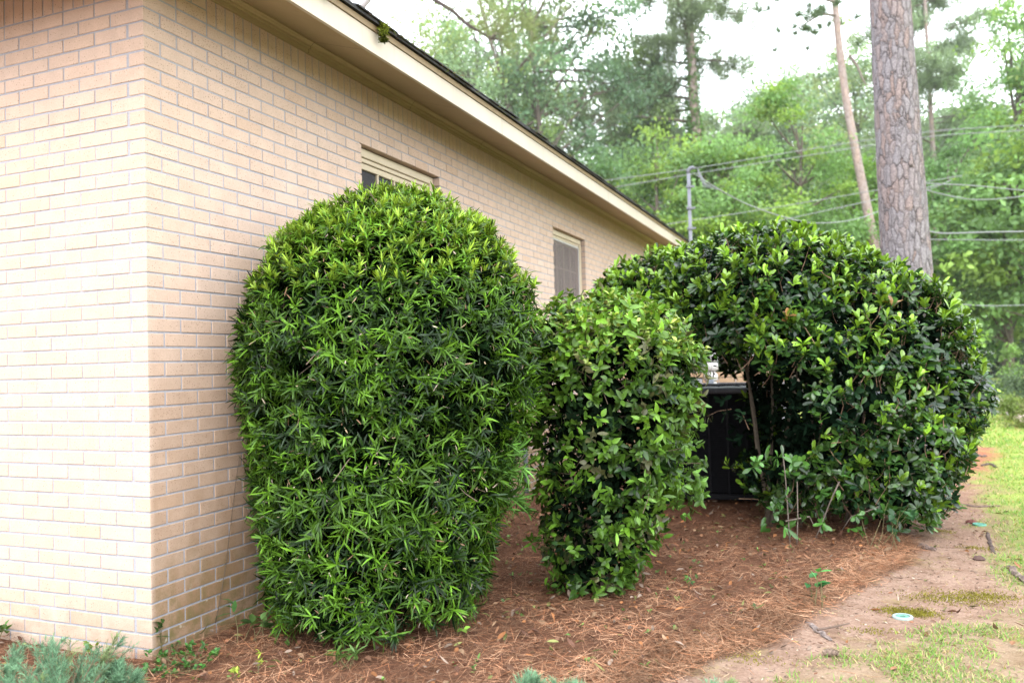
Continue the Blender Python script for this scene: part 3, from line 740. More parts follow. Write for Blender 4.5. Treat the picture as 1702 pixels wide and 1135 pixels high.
# ------------------------------------------------------------------ clipped shrubs
def shoots(P, A, nleaf, L, W, col, prof, ang=(.35, 1.35), curl=(.05, .35), slen=.03, fold=.25):
    """rosettes of leaves on shoot tips P with axes A"""
    n = len(P); k = nleaf
    Pp = np.repeat(P, k, 0); Aa = np.repeat(nrm(A), k, 0)
    pr = perp(Aa); th = rng.uniform(ang[0], ang[1], (n*k, 1))
    D = Aa*np.cos(th)+pr*np.sin(th); D[:, 2] -= .12
    s = rng.uniform(-1, .35, (n*k, 1))*slen; base = Pp+Aa*s
    Nn = Aa*np.sin(th)-pr*np.cos(th)+rng.normal(0, .18, (n*k, 3))
    Nn = np.where(th < .25, pr, Nn)
    ll = np.repeat(rng.uniform(L[0], L[1], n), k)*rng.uniform(.72, 1.12, n*k)
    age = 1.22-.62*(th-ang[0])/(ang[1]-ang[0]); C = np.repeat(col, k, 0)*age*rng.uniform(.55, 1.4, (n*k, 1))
    return leaves(base, D, Nn, ll, rng.uniform(W[0], W[1], n*k), C, prof, rng.uniform(curl[0], curl[1], n*k), fold)

PERP = np.array([RV[0], RV[1], 0]); PERP /= np.linalg.norm(PERP)
VIEW = np.array([DV[0], DV[1], 0]); VIEW /= np.linalg.norm(VIEW)
def stems(root, base, tips, r0, col, mat, name='stem'):
    for i, t in enumerate(tips):
        mb = MB(); b = base+np.array([random.uniform(-.12, .12), random.uniform(-.12, .12), 0])
        b[2] = H(b)-.02; m = (b+t)/2+np.array([random.uniform(-.08, .08), random.uniform(-.08, .08), .05])
        tt = np.linspace(0, 1, 9)[:, None]; pts = (1-tt)**2*b+2*tt*(1-tt)*m+tt**2*t
        pts += rng.normal(0, .006, pts.shape); mb.tube(pts, np.linspace(r0, r0*.35, 9), 7, col)
        mb.build(name, mat, root, True)
def twigs_mesh(name, root, P, A, L, r, col, mat):
    mb = MB()
    for p, a, l in zip(P, A, L):
        q = p-a*l; mid = (p+q)/2+rng.normal(0, .1*l, 3); mb.tube([q, mid, p], [r, r*.8, r*.4], 4, col, cap=False)
    return mb.build(name, mat, root, True)

def shrub_strap():
    c0 = at(650, 609, 4.34); c0[2] = 0
    root = empty('strap_leaf_shrub', (c0[0], c0[1], 0)); tag(root, 'tall clipped dome shrub with narrow strap leaves against the brick wall', 'shrub')
    zt = 2.19
    zz = np.array([0, .1, .33, .65, .9, 1.13, 1.41, 1.67, 1.93, 2.06, 2.14, 2.17]); rx = np.array([.50, .53, .59, .66, .71, .76, .765, .71, .55, .38, .21, .0])
    ry = np.array([.73, .73, .70, .68, .67, .69, .69, .62, .46, .33, .18, .0])
    offx = np.array([-.06, -.06, -.05, -.03, 0, 0, 0, 0, .01, .02, .02, .02])
    def surf(th, z, dep):
        b = 1+.035*snoise(th*2.2, z*4, 1.7, 5)+.02*snoise(th*6, z*9, 1.5, 6)
        # hollow notch low on the right side where the wall shows through
        right = np.exp(-((np.angle(np.exp(1j*(th-.25))))/.55)**2); b = b-.16*right*np.exp(-((z-.62)/.26)**2)-.10*right*np.exp(-((z-.2)/.25)**2)
        a = np.maximum(np.interp(z, zz, rx)*b-dep, .01); d = np.maximum(np.interp(z, zz, ry)*b-dep, .01); ox = np.interp(z, zz, offx)
        P = c0+PERP*(a*np.cos(th)+ox)[:, None]+VIEW*(d*np.sin(th))[:, None]; P[:, 2] = z-dep*np.clip((z-1.6)/.6, 0, 1)
        P[:, 0] = np.maximum(P[:, 0], .025+.03*np.abs(np.sin(th*31+z*17)))
        return P
    def sample(n, dmin, dmax):
        th = rng.uniform(0, 6.283, n*2); z = rng.uniform(.03, 1, n*2)
        z = np.where(rng.uniform(size=n*2) < .20, 1.73+.44*np.sqrt(z), .02+z*2.0)
        z = np.minimum(z, 2.167)
        w = np.interp(z, zz, rx)/.83; k = (rng.uniform(size=n*2) < np.maximum(w, .3)); th, z = th[k][:n], z[k][:n]
        dep = rng.uniform(dmin, dmax, len(th))
        P = surf(th, z, dep); e = 1e-2
        du = surf(th+e, z, dep)-surf(th-e, z, dep); dv = surf(th, np.minimum(z+e, 2.169), dep)-surf(th, z-e, dep)
        N = nrm(np.cross(du, dv)); N *= np.sign(np.sum(N*(P-(c0+np.array([0, 0, 1.0]))), 1, keepdims=True))
        ok = P[:, 2] > H(c0)+.01
        return P[ok], N[ok], z[ok], th[ok]
    parts = []
    P, N, z, th = sample(4700, -.02, .035)
    A = nrm(N*.75+np.array([0, 0, .45])+rng.normal(0, .38, P.shape))
    A[:, 2] += .2*np.clip((z-1.5)/.6, 0, 1)
    clump = .5+.5*snoise(th*5, z*6, 1.5, 12)
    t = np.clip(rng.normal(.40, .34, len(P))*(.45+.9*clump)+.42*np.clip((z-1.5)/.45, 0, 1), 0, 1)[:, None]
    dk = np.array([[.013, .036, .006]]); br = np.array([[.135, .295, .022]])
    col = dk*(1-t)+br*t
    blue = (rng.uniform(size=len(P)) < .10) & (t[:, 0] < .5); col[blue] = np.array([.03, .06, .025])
    short = np.clip(1.05-.42*np.clip((z-1.0)/1.0, 0, 1), .5, 1.1)
    for lo_, hi_, La, Lb, k_ in ((.0, .75, .056, .098, 12), (.75, 1.35, .050, .090, 12), (1.35, 1.75, .048, .082, 12), (1.75, 3, .042, .070, 13)):
        m = (z >= lo_) & (z < hi_)
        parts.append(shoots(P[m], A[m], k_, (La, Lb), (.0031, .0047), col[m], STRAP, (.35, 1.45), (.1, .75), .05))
    # scale the leaves of the sheared crown shorter
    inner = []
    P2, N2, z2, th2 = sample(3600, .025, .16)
    A2 = nrm(N2*.6+rng.normal(0, .6, P2.shape)); col2 = np.array([[.004, .012, .003]])*rng.uniform(.6, 1.7, (len(P2), 1))  # near-black tone stands in for shade inside the dome
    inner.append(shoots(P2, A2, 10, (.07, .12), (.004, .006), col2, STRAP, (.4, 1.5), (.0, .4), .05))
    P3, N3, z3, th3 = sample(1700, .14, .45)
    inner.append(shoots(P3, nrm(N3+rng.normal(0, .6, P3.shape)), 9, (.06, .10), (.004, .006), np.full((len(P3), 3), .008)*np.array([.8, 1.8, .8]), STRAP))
    # bright spring shoots at the clipped top and pale cut leaf ends
    k = z > 1.62; Pt = P[k]; At = nrm(N[k]*.4+np.array([0, 0, .9])+rng.normal(0, .3, Pt.shape)); sel = rng.uniform(size=len(Pt)) < .75
    Pt, At = Pt[sel], At[sel]
    parts.append(shoots(Pt+At*.02, At, 9, (.035, .062), (.003, .0046), np.array([[.25, .39, .045]])*rng.uniform(.6, 1.3, (len(Pt), 1)), STRAP, (.15, .95), (.0, .3), .02))
    # long loose sprays low on the right
    n = 46; ps = np.array([at(random.uniform(800, 872), random.uniform(735, 850), 4.05+random.uniform(-.1, .35)) for _ in range(n)])
    parts.append(shoots(ps, nrm(PERP[None]*.9+np.array([0, 0, .35])+rng.normal(0, .35, ps.shape)), 13, (.07, .115), (.0035, .0052), np.array([[.06, .14, .025]])*rng.uniform(.5, 2.0, (n, 1)), STRAP, (.3, 1.3), (.1, .4), .06))
    V, Q, C = cat3(parts)
    mesh_np('foliage', V, Q, C, M['strapleaf'], root)
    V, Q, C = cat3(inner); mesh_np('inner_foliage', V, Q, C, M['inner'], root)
    # dry brown tips and dead leaves
    Pd, Nd, zd, td = sample(1500, -.02, .03)
    Dd = nrm(Nd*.5+rng.normal(0, .7, Pd.shape)); Cd = np.array([(.42, .32, .20), (.50, .42, .33), (.25, .15, .09)])[rng.integers(0, 3, len(Pd))]
    V, Q, C = leaves(Pd, Dd, rvec(len(Pd)), rng.uniform(.012, .05, len(Pd)), .0026, Cd, STRAP, .2)
    mesh_np('dry_leaf', V, Q, C, M['litter'], root)['label'] = 'pale dry leaf tips left by shearing'
    kk = rng.permutation(len(P2))[:900]
    twigs_mesh('twig', root, P2[kk], A2[kk], rng.uniform(.08, .2, 900), .0025, (.16, .12, .09), M['wood'])
    tips = [c0+PERP*random.uniform(-.45, .45)+VIEW*random.uniform(-.45, .3)+np.array([0, 0, random.uniform(.8, 1.7)]) for _ in range(9)]
    stems(root, np.array(c0), tips, .016, (.20, .15, .11), M['wood'])
    return c0
C_STRAP = shrub_strap()

def shrub_camellia():
    c0 = at(1008, 600, 4.60); c0[2] = 0
    root = empty('pointed_leaf_shrub', (c0[0], c0[1], 0)); tag(root, 'smaller middle shrub with matt pointed leaves between the two larger ones', 'shrub')
    zz = np.array([0, .12, .27, .55, .84, 1.08, 1.30, 1.49, 1.585, 1.63]); r = np.array([.20, .25, .31, .37, .42, .475, .495, .39, .23, .0])
    off = np.array([-.12, -.11, -.07, -.02, 0, 0, 0, -.03, -.05, -.06])
    def surf(th, z, dep):
        b = 1+.09*snoise(th*2.5, z*5, 1.7, 15)+.035*snoise(th*6, z*11, 1.5, 16)
        a = np.maximum(np.interp(z, zz, r)*b-dep, .01); ox = np.interp(z, zz, off)
        P = c0+PERP*(a*np.cos(th)+ox)[:, None]+VIEW*(.98*a*np.sin(th))[:, None]; P[:, 2] = z-dep*np.clip((z-1.2)/.5, 0, 1)
        return P
    def sample(n, dmin, dmax):
        th = rng.uniform(0, 6.283, n*2); z = rng.uniform(0, 1, n*2); z = np.where(rng.uniform(size=n*2) < .22, 1.31+.32*np.sqrt(z), .02+1.45*z)
        z = np.minimum(z, 1.628); k = rng.uniform(size=n*2) < np.maximum(np.interp(z, zz, r)/.51, .25); th, z = th[k][:n], z[k][:n]
        dep = rng.uniform(dmin, dmax, len(th)); P = surf(th, z, dep); e = 1e-2
        du = surf(th+e, z, dep)-surf(th-e, z, dep); dv = surf(th, np.minimum(z+e, 1.6295), dep)-surf(th, z-e, dep)
        N = nrm(np.cross(du, dv)); N *= np.sign(np.sum(N*(P-(c0+np.array([0, 0, .8]))), 1, keepdims=True))
        return P, N, z, th
    parts = []
    P, N, z, th = sample(1850, -.03, .05)
    cl = snoise(th*4, z*7, 1.5, 18); P = P+N*(.05*np.maximum(cl, -.6))[:, None]
    # thinner, leggy patches
    latc = (P-c0)@PERP; kk0 = ~((latc < -.12) & (z < 1.05)) | (rng.uniform(size=len(P)) < .55); P, N, z, th, cl = P[kk0], N[kk0], z[kk0], th[kk0], cl[kk0]
    keep = (snoise(th*3, z*5, 1.6, 19) > -.62) | (rng.uniform(size=len(P)) < .35); P, N, z, th, cl = P[keep], N[keep], z[keep], th[keep], cl[keep]
    A = nrm(N*.7+np.array([0, 0, .35])+rng.normal(0, .45, P.shape))
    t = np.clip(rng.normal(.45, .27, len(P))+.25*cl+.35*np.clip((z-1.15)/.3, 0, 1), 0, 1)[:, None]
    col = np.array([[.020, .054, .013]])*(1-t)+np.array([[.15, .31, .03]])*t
    ol = rng.uniform(size=len(P)) < .06; col[ol] = np.array([.10, .105, .045])
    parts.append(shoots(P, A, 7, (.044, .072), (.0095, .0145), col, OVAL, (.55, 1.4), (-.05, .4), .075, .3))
    inner = []
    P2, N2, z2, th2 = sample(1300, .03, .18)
    inner.append(shoots(P2, nrm(N2+rng.normal(0, .6, P2.shape)), 6, (.04, .065), (.010, .015), np.array([[.008, .019, .008]])*rng.uniform(.6, 1.6, (len(P2), 1)), OVAL, (.5, 1.5), (0, .35), .06, .3))  # shade of the shrub's interior painted as very dark leaf colour
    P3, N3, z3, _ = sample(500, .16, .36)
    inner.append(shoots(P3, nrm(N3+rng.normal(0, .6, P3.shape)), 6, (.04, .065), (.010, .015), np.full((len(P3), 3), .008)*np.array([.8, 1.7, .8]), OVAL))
    kt = z > 1.25; Pt = P[kt]; At = nrm(np.array([0, 0, 1.0])+N[kt]*.4+rng.normal(0, .4, Pt.shape))
    parts.append(shoots(Pt+At*.01, At, 5, (.025, .045), (.007, .011), np.array([[.29, .38, .075]])*rng.uniform(.6, 1.3, (len(Pt), 1)), OVAL, (.4, 1.3), (0, .4), .02, .35))
    # loose sprays on the right flank
    n = 60; ps = np.array([at(random.uniform(1125, 1168), random.uniform(650, 860), 4.75+random.uniform(-.15, .2)) for _ in range(n)])
    parts.append(shoots(ps, nrm(PERP[None]*.8+np.array([0, 0, .1])+rng.normal(0, .4, ps.shape)), 6, (.045, .07), (.011, .016), np.array([[.09, .19, .035]])*rng.uniform(.5, 1.7, (n, 1)), OVAL, (.4, 1.4), (0, .35), .06, .3))
    V, Q, C = cat3(parts); mesh_np('foliage', V, Q, C, M['camleaf'], root)
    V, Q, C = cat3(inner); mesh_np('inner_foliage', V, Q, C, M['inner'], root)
    twigs_mesh('twig', root, P[::5]-N[::5]*.03, A[::5], rng.uniform(.1, .22, len(P[::5])), .0022, (.12, .09, .065), M['wood'])
    tips = [c0+PERP*random.uniform(-.3, .3)+VIEW*random.uniform(-.3, .25)+np.array([0, 0, random.uniform(.6, 1.35)]) for _ in range(8)]
    stems(root, np.array(c0)-PERP*.1, tips, .012, (.17, .13, .10), M['wood'])
shrub_camellia()

def shrub_glossy():
    c0 = at(1400, 600, 6.15); c0[2] = 0
    root = empty('glossy_leaf_shrub', (c0[0], c0[1], 0)); tag(root, 'widest clipped shrub with glossy dark oval leaves sheltering the air conditioner', 'shrub')
    E = []                                    # ellipsoids: centre, (perp, view, z) radii
    def ell(px, py, dep, a, b, c): p = at(px, py, dep); E.append((p, np.array([a, b, c])))
    ell(1388, 645, 6.15, 1.0, .80, .97)
    ell(1272, 512, 6.35, .86, .78, .58)
    ell(1122, 505, 6.85, .66, .6, .40)
    ell(1448, 735, 5.95, .56, .60, .68)
    def local(P, e): v = P-e[0]; return np.stack([v@PERP, v@VIEW, v[:, 2]], 1)/e[1]
    def sample(n, smin, smax, cut=-.50):
        out = []; nr = []
        area = np.array([(e[1][0]*e[1][1]+e[1][0]*e[1][2]+e[1][1]*e[1][2]) for e in E]); area /= area.sum()
        for i, e in enumerate(E):
            m = int(n*area[i]); u = rvec(m); s = rng.uniform(smin, smax, (m, 1))
            bump_ = 1+.04*snoise(u[:, 0]*5+i*3, u[:, 2]*5+u[:, 1]*3, 1.5, 31)[:, None]
            q = u*e[1]*bump_; q = q-u*s; P = e[0]+PERP*q[:, :1]+VIEW*q[:, 1:2]+np.array([0, 0, 1.0])*q[:, 2:]
            g_ = u/e[1]; N = nrm(PERP*g_[:, :1]+VIEW*g_[:, 1:2]+np.array([0, 0, 1.0])*g_[:, 2:])
            k = P[:, 2] > .06
            for j, f in enumerate(E):
                if j != i: k &= np.sum(local(P, f)**2, 1) > (1-.8*max(smin, .0)-.09)**2
            out.append(P[k]); nr.append(N[k])
        P = np.concatenate(out); N = np.concatenate(nr)
        lat = (P-c0)@PERP
        hollow = (lat < cut-.18*(P[:, 2] < .50)) & (P[:, 2] < 1.15+.04*np.sin(lat*9)+.17*np.clip((-.70-lat)/.12, 0, 1))     # open legs on the left, above the air conditioner
        k = ~hollow | (rng.uniform(size=len(P)) < .02)
        k &= ~((P[:, 2] < .15) & (lat < .25)); low = P[:, 2] < .35; k &= ~low | (rng.uniform(size=len(P)) < .75)
        return P[k], N[k]
    parts = []
    P, N = sample(4800, -.04, .04)
    z = P[:, 2]; cl = snoise(P[:, 0]*5, P[:, 2]*5+P[:, 1]*3, 1.4, 33)
    A = nrm(N*.55+np.array([0, 0, .6])+rng.normal(0, .35, P.shape))
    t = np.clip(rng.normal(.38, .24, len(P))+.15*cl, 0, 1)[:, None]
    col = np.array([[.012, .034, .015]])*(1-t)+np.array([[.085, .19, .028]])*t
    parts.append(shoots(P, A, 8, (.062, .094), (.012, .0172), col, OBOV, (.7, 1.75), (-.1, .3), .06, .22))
    inner = []
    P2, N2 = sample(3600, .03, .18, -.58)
    inner.append(shoots(P2, nrm(N2+rng.normal(0, .5, P2.shape)), 6, (.055, .08), (.011, .016), np.array([[.006, .016, .008]])*rng.uniform(.6, 1.6, (len(P2), 1)), OBOV, (.5, 1.7), (0, .3), .07, .22))  # dark leaf colour carries the painted shade behind the outer shoots
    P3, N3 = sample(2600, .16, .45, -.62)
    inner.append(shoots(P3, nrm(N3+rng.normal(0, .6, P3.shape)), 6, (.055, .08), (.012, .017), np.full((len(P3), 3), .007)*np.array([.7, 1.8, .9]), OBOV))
    pick = rng.uniform(size=len(P)) < np.clip((.26+.55*np.clip((z-1.0)/.9, 0, 1))*(1+1.1*cl), .03, .9)
    Pt = P[pick]; At = nrm(np.array([0, 0, 1.0])*.9+N[pick]*.45+rng.normal(0, .25, Pt.shape))
    young = np.array([[.205, .37, .035]])*rng.uniform(.55, 1.3, (len(Pt), 1)); rd = rng.uniform(size=len(Pt)) < .008; young[rd] = (.30, .16, .06)
    parts.append(shoots(Pt+At*.03, At, 6, (.056, .088), (.0115, .0168), young, OBOV, (.2, .95), (0, .3), .03, .25))
    # low sprigs reaching out in front
    n = 45; ps = np.array([at(random.uniform(1255, 1500), random.uniform(745, 885), 5.35+random.uniform(-.1, .3)) for _ in range(n)])
    parts.append(shoots(ps, nrm(-VIEW[None]*.5+np.array([0, 0, .5])+rng.normal(0, .4, ps.shape)), 7, (.055, .085), (.0115, .0165), np.array([[.045, .115, .022]])*rng.uniform(.5, 2.2, (n, 1)), OBOV, (.4, 1.5), (0, .3), .05, .22))
    V, Q, C = cat3(parts); mesh_np('foliage', V, Q, C, M['gloss'], root)
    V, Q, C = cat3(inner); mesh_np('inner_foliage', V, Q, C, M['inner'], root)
    kk = rng.permutation(len(P))[:1300]; twigs_mesh('twig', root, P[kk], A[kk], rng.uniform(.08, .22, len(kk)), .003, (.23, .15, .10), M['wood'])
    tips = []; bases = []
    for bx, tx, ty, d in ((1262, 1238, 600, 6.2), (1275, 1290, 560, 6.3), (1300, 1330, 600, 6.1), (1330, 1400, 560, 6.2), (1345, 1310, 480, 6.4), (1380, 1450, 600, 6.2), (1400, 1500, 640, 6.2), (1262, 1230, 500, 6.5), (1420, 1420, 500, 6.2)):
        b = spot(bx, 6.0); stems(root, b, [at(tx, ty, d)], .016, (.10, .08, .06), M['wood'])
    # bare grey dead branches poking out at the foot
    for q in ([(1395, 800), (1378, 838), (1362, 880), (1350, 905)], [(1305, 866), (1345, 858), (1352, 872), (1385, 880)], [(1470, 838), (1440, 850), (1415, 858), (1400, 880)], [(1500, 690), (1465, 700), (1440, 712), (1420, 708)], [(1520, 785), (1480, 800), (1450, 830)], [(1313, 905), (1310, 860), (1306, 800), (1300, 740)], [(1324, 920), (1326, 860), (1325, 800)]):
        mb = MB(); pts = [at(x, y, 5.42+.03*i) for i, (x, y) in enumerate(q)]; mb.tube(pts, np.linspace(.006, .003, len(pts)), 6, (.17, .14, .115)); mb.build('dead_branch', M['wood'], root, True)
shrub_glossy()

# ------------------------------------------------------------------ air conditioner and what shows above it
def air_conditioner(x0, x1, y0, y1, zt, label):
    zb = .04
    root = empty('air_conditioner', ((x0+x1)/2, (y0+y1)/2, 0)); tag(root, label, 'air conditioner')
    b = MB(); b.box((x0+.03, y0+.03, zb+.05), (x1-.03, y1-.03, zt-.05)); b.build('coil', M['acdark'], root)
    b = MB(); b.box((x0, y0, zb), (x1, y1, zb+.05), bev=.006); b.build('base_pan', M['acbar'], root)
    for x in (x0, x1-.045):
        for y in (y0, y1-.045):
            b = MB(); b.box((x, y, zb+.052), (x+.045, y+.045, zt-.052), bev=.006); b.build('corner_post', M['acbar'], root)
    def panel(axis_, c, a0, a1):
        m = MB(); z = zb+.07
        while z < zt-.06:
            if axis_ == 'y': m.add([(a0, c, z), (a1, c, z), (a1, c+.018, z+.012), (a0, c+.018, z+.012), (a0, c, z-.002), (a1, c, z-.002)], [(0, 1, 2, 3), (4, 5, 1, 0)])
            else: m.add([(c, a0, z), (c, a1, z), (c-.018, a1, z+.012), (c-.018, a0, z+.012), (c, a0, z-.002), (c, a1, z-.002)], [(0, 1, 2, 3), (4, 5, 1, 0)])
            z += .017
        o = m.build('louver_panel', M['acbar'], root)
        r = MB(); n = 5
        for k in range(1, n):
            u = a0+(a1-a0)*k/n
            if axis_ == 'y': r.box((u-.008, c-.008, zb+.06), (u+.008, c-.002, zt-.055))
            else: r.box((c+.002, u-.008, zb+.06), (c+.008, u+.008, zt-.055))
        r.build('rib', M['acbar'], o)
    panel('y', y0+.004, x0+.046, x1-.046); panel('x', x1-.004, y0+.046, y1-.046)
    b = MB(); b.box((x0-.015, y0-.015, zt-.05), (x1+.015, y1+.015, zt), bev=.014); b.build('top_cover', M['actop'], root)
    f = MB(); c = np.array([(x0+x1)/2, (y0+y1)/2, zt+.015])
    for k in range(1, 8): f.tube([c+(.05*k*math.cos(t), .05*k*math.sin(t), 0) for t in np.linspace(0, 2*math.pi, 33)], .003, 5)
    for k in range(12): t = k*math.pi/6; f.tube([c+(.03*math.cos(t), .03*math.sin(t), 0), c+(.36*math.cos(t), .36*math.sin(t), -.008)], .003, 5)
    f.build('fan_grille', M['acbar'], root)
air_conditioner(1.42, 2.30, 4.42, 5.3, 1.0, 'black louvred air conditioner unit in full view between the shrubs')
air_conditioner(2.52, 3.36, 4.95, 5.8, .92, 'second dark air conditioner hidden behind the stems of the wide shrub')
def back_corner():
    # low brick wall stub, white downspout elbow and grey bracket glimpsed above the unit
    root = empty('garden_wall', (1.3, 7.6, 0)); tag(root, 'low tan brick wall glimpsed in the gap above the air conditioner', 'wall')
    b = MB(); z = 0; r = 0
    while z < 1.02:
        x = .2-(r % 2)*HH
        while x < 2.1:
            c = np.array((.60, .43, .29))*random.uniform(.9, 1.05)
            if not (1.02 < x+HH < 1.20): b.box((x+.005, 7.6, z+.005), (x+2*HH-.005, 7.69, z+HP-.005), c, 0, .002)
            x += 2*HH
        z += HP; r += 1
    b.box((.2, 7.606, 0), (2.2, 7.68, 1.0), (1, 1, 1), 1)
    b.build('brick_course', [M['brick'], M['mortar']], root)
    root = empty('downspout', (1.1, 7.4, 0)); q = at(1181, 612, 9.45)
    tag(root, 'white jointed downspout glimpsed between the middle and wide shrubs', 'downspout')
    p = MB(); p.tube([(q[0], q[1], .02), (q[0], q[1], q[2]+.0)], .055, 12); p.build('pipe', M['white'], root, True)
    for dz, r_ in ((.13, .075), (.02, .085), (-.10, .078), (-.2, .07)):
        k = MB(); k.tube([(q[0], q[1], q[2]+dz-.05), (q[0], q[1], q[2]+dz-.035), (q[0], q[1], q[2]+dz+.03), (q[0], q[1], q[2]+dz+.045)], [r_*.8, r_, r_, r_*.8], 14); k.build('collar', M['white'], root, True)
    q2 = at(1182, 636, 9.2); m = MB(); m.box((q2[0]-.035, q2[1], 0), (q2[0]+.025, q2[1]+.03, q2[2]+.06), bev=.004); o = m.build('metal_bracket', M['conduit']); tag(o, 'dark grey metal upright standing in front of the white downspout', 'post')
back_corner()

# ------------------------------------------------------------------ trees
def copy_loc(o): return o
def limb(mb, a, b, r0, r1, col=(1, 1, 1), sag=.1, n=7, k=6):
    m = (a+b)/2+np.array([random.uniform(-1, 1), random.uniform(-1, 1), random.uniform(-.2, 1)])*sag*np.linalg.norm(b-a)
    t = np.linspace(0, 1, n)[:, None]; mb.tube((1-t)**2*a+2*t*(1-t)*m+t**2*b, np.linspace(r0, r1, n), k, col, cap=False)
def broadleaf(name, label, px, dep, h, rad, crown0, col, ncl=100, per=110, lsize=.17, clr=.75, trunk_r=.16, cat='tree', group='trees behind the house', lean=0.0, stems_n=1, spread=1.0):
    b = spot(px, dep); root = empty(name, tuple(b)); tag(root, label, cat, group)
    tm = MB(); tops = []
    for s in range(stems_n):
        bb = b+np.array([random.uniform(-.25, .25), random.uniform(-.25, .25), -.1])*(s > 0)
        top = b+np.array([lean*h+random.uniform(-.06, .06)*h, random.uniform(-.05, .05)*h, h*.86])
        if stems_n > 1: top = top+np.array([random.uniform(-.14, .14)*h, random.uniform(-.1, .1)*h, -random.uniform(0, .15)*h])
        t = np.linspace(0, 1, 10)[:, None]; mid = (bb+top)/2+np.array([random.uniform(-.04, .04)*h, random.uniform(-.04, .04)*h, 0])
        pts = (1-t)**2*bb+2*t*(1-t)*mid+t**2*top; tm.tube(pts, np.linspace(trunk_r, trunk_r*.2, 10), 9, cap=False); tops.append(pts)
    # clump centres in the crown volume
    n = ncl; u = rvec(n); rr = rng.uniform(.25, 1.0, n)**.6
    cz0, cz1 = crown0*h, h; cc = np.array([lean*h*.7, 0, (cz0+cz1)/2]); rz = (cz1-cz0)/2
    K = b+cc+u*rr[:, None]*np.array([rad, rad, rz]); w = 1-.35*np.clip((K[:, 2]-b[2]-cc[2])/rz, 0, 1)
    K[:, :2] = b[:2]+cc[:2]+(K[:, :2]-b[:2]-cc[:2])*w[:, None]
    for i in range(0, n, 3):
        pts = tops[i % len(tops)]; j = int(np.clip(np.searchsorted(pts[:, 2], K[i, 2]-.22*h*random.uniform(.4, 1.2)), 2, 8)); limb(tm, pts[j], K[i], trunk_r*.32, .012, sag=.12)
    tm.build('trunk', M['trunk'], root, True)
    m = n*per; ci = np.repeat(np.arange(n), per); sc = np.repeat(rng.uniform(.55, 1.25, n), per)[:, None]*clr
    off = rng.normal(0, .5, (m, 3))*np.array([1, 1, .55])*sc
    P = K[ci]+off; D = nrm(off*.6+rng.normal(0, .6, (m, 3))+np.array([0, 0, -.25])); Nn = nrm(np.array([0, 0, 1.0])+rng.normal(0, .7, (m, 3)))
    c = np.repeat(rng.uniform(.65, 1.3, n), per)[:, None]*rng.uniform(.75, 1.25, (m, 1))*np.array(col)
    yel = np.repeat(rng.uniform(size=n) < .3, per); c[yel] = c[yel]*np.array([1.25, 1.1, .7])
    V, Q, C = leaves(P, D, Nn, rng.uniform(.7, 1.3, m)*lsize, rng.uniform(.28, .42, m)*lsize, c, [(0, .3), (.5, 1), (1, .1)], .15, .2)
    mesh_np('crown', V, Q, C, M['treeleaf'], root)
    return root
def pine(name, label, px, dep, h, r0, branches, col, lean=(0, 0), per=60, z0=.35, mat='barkslim', tuft=.34, reach=3.0, ivy=0, group='tall pines behind the house'):
    b = spot(px, dep); root = empty(name, tuple(b)); tag(root, label, 'pine tree', group)
    t = np.linspace(0, 1, 14)[:, None]; top = b+np.array([lean[0], lean[1], h]); pts = b+(top-b)*t+np.concatenate([np.sin(t*5)*.08, np.cos(t*4)*.06, 0*t], 1)
    tm = MB(); tm.tube(pts, np.linspace(r0, r0*.35, 14), 12, cap=False); tm.build('trunk', M[mat], root, True)
    bm = MB(); T = []; A = []
    for i in range(branches):
        f = z0+(1-z0)*((i+random.random())/branches); o = b+(top-b)*f; a = random.uniform(0, 6.283); L = reach*random.uniform(.5, 1.15)*(1-.45*(f-z0)/(1-z0))
        e = o+np.array([math.cos(a)*L, math.sin(a)*L, random.uniform(-.1, .35)*L]); limb(bm, o, e, r0*.22, .012, (.15, .12, .10), sag=.1)
        for k in range(17):
            u = random.uniform(.30, 1.05); p = o+(e-o)*u+rng.normal(0, .42*L*.35, 3)*np.array([1, 1, .55]); T.append(p); A.append(nrm((p-o)*.6+np.array([0, 0, .6*L])))
            if k % 3 == 0: limb(bm, o+(e-o)*u*.85, p, .02, .006, (.15, .12, .10), sag=.05, n=4, k=4)
    bm.build('branch', M['wood'], root, True)
    T = np.array(T); A = np.array(A); n = len(T)*per; P = np.repeat(T, per, 0)+rng.normal(0, .14, (n, 3)); D = nrm(np.repeat(A, per, 0)*.5+rng.normal(0, .55, (n, 3)))
    c = np.repeat(rng.uniform(.7, 1.25, len(T)), per)[:, None]*rng.uniform(.8, 1.2, (n, 1))*np.array(col)
    V, Q, C = strips(P, D, rvec(n), rng.uniform(.6, 1.1, n)*tuft, rng.uniform(.016, .028, n), c, -.12, 2)
    mesh_np('needles', V, Q, C, M['pineleaf'], root, False)
    if ivy:
        n = ivy; f = rng.uniform(.16, .62, n); a = rng.uniform(0, 6.283, n); O = b+(top-b)*f[:, None]; rr = r0*(1-.6*f)+np.abs(rng.normal(0, .08, n))
        P = O+np.stack([np.cos(a)*rr, np.sin(a)*rr, 0*a], 1); D = np.stack([np.cos(a), np.sin(a), -.8+0*a], 1)+rng.normal(0, .4, (n, 3))
        V, Q, C = leaves(P, D, np.stack([np.cos(a), np.sin(a), 0*a+.5], 1), .13, .05, np.array([[.13, .26, .06]])*rng.uniform(.6, 1.3, (n, 1)), [(0, .4), (.5, 1), (1, .1)], .1)
        mesh_np('climbing_ivy', V, Q, C, M['treeleaf'], root)
    return root
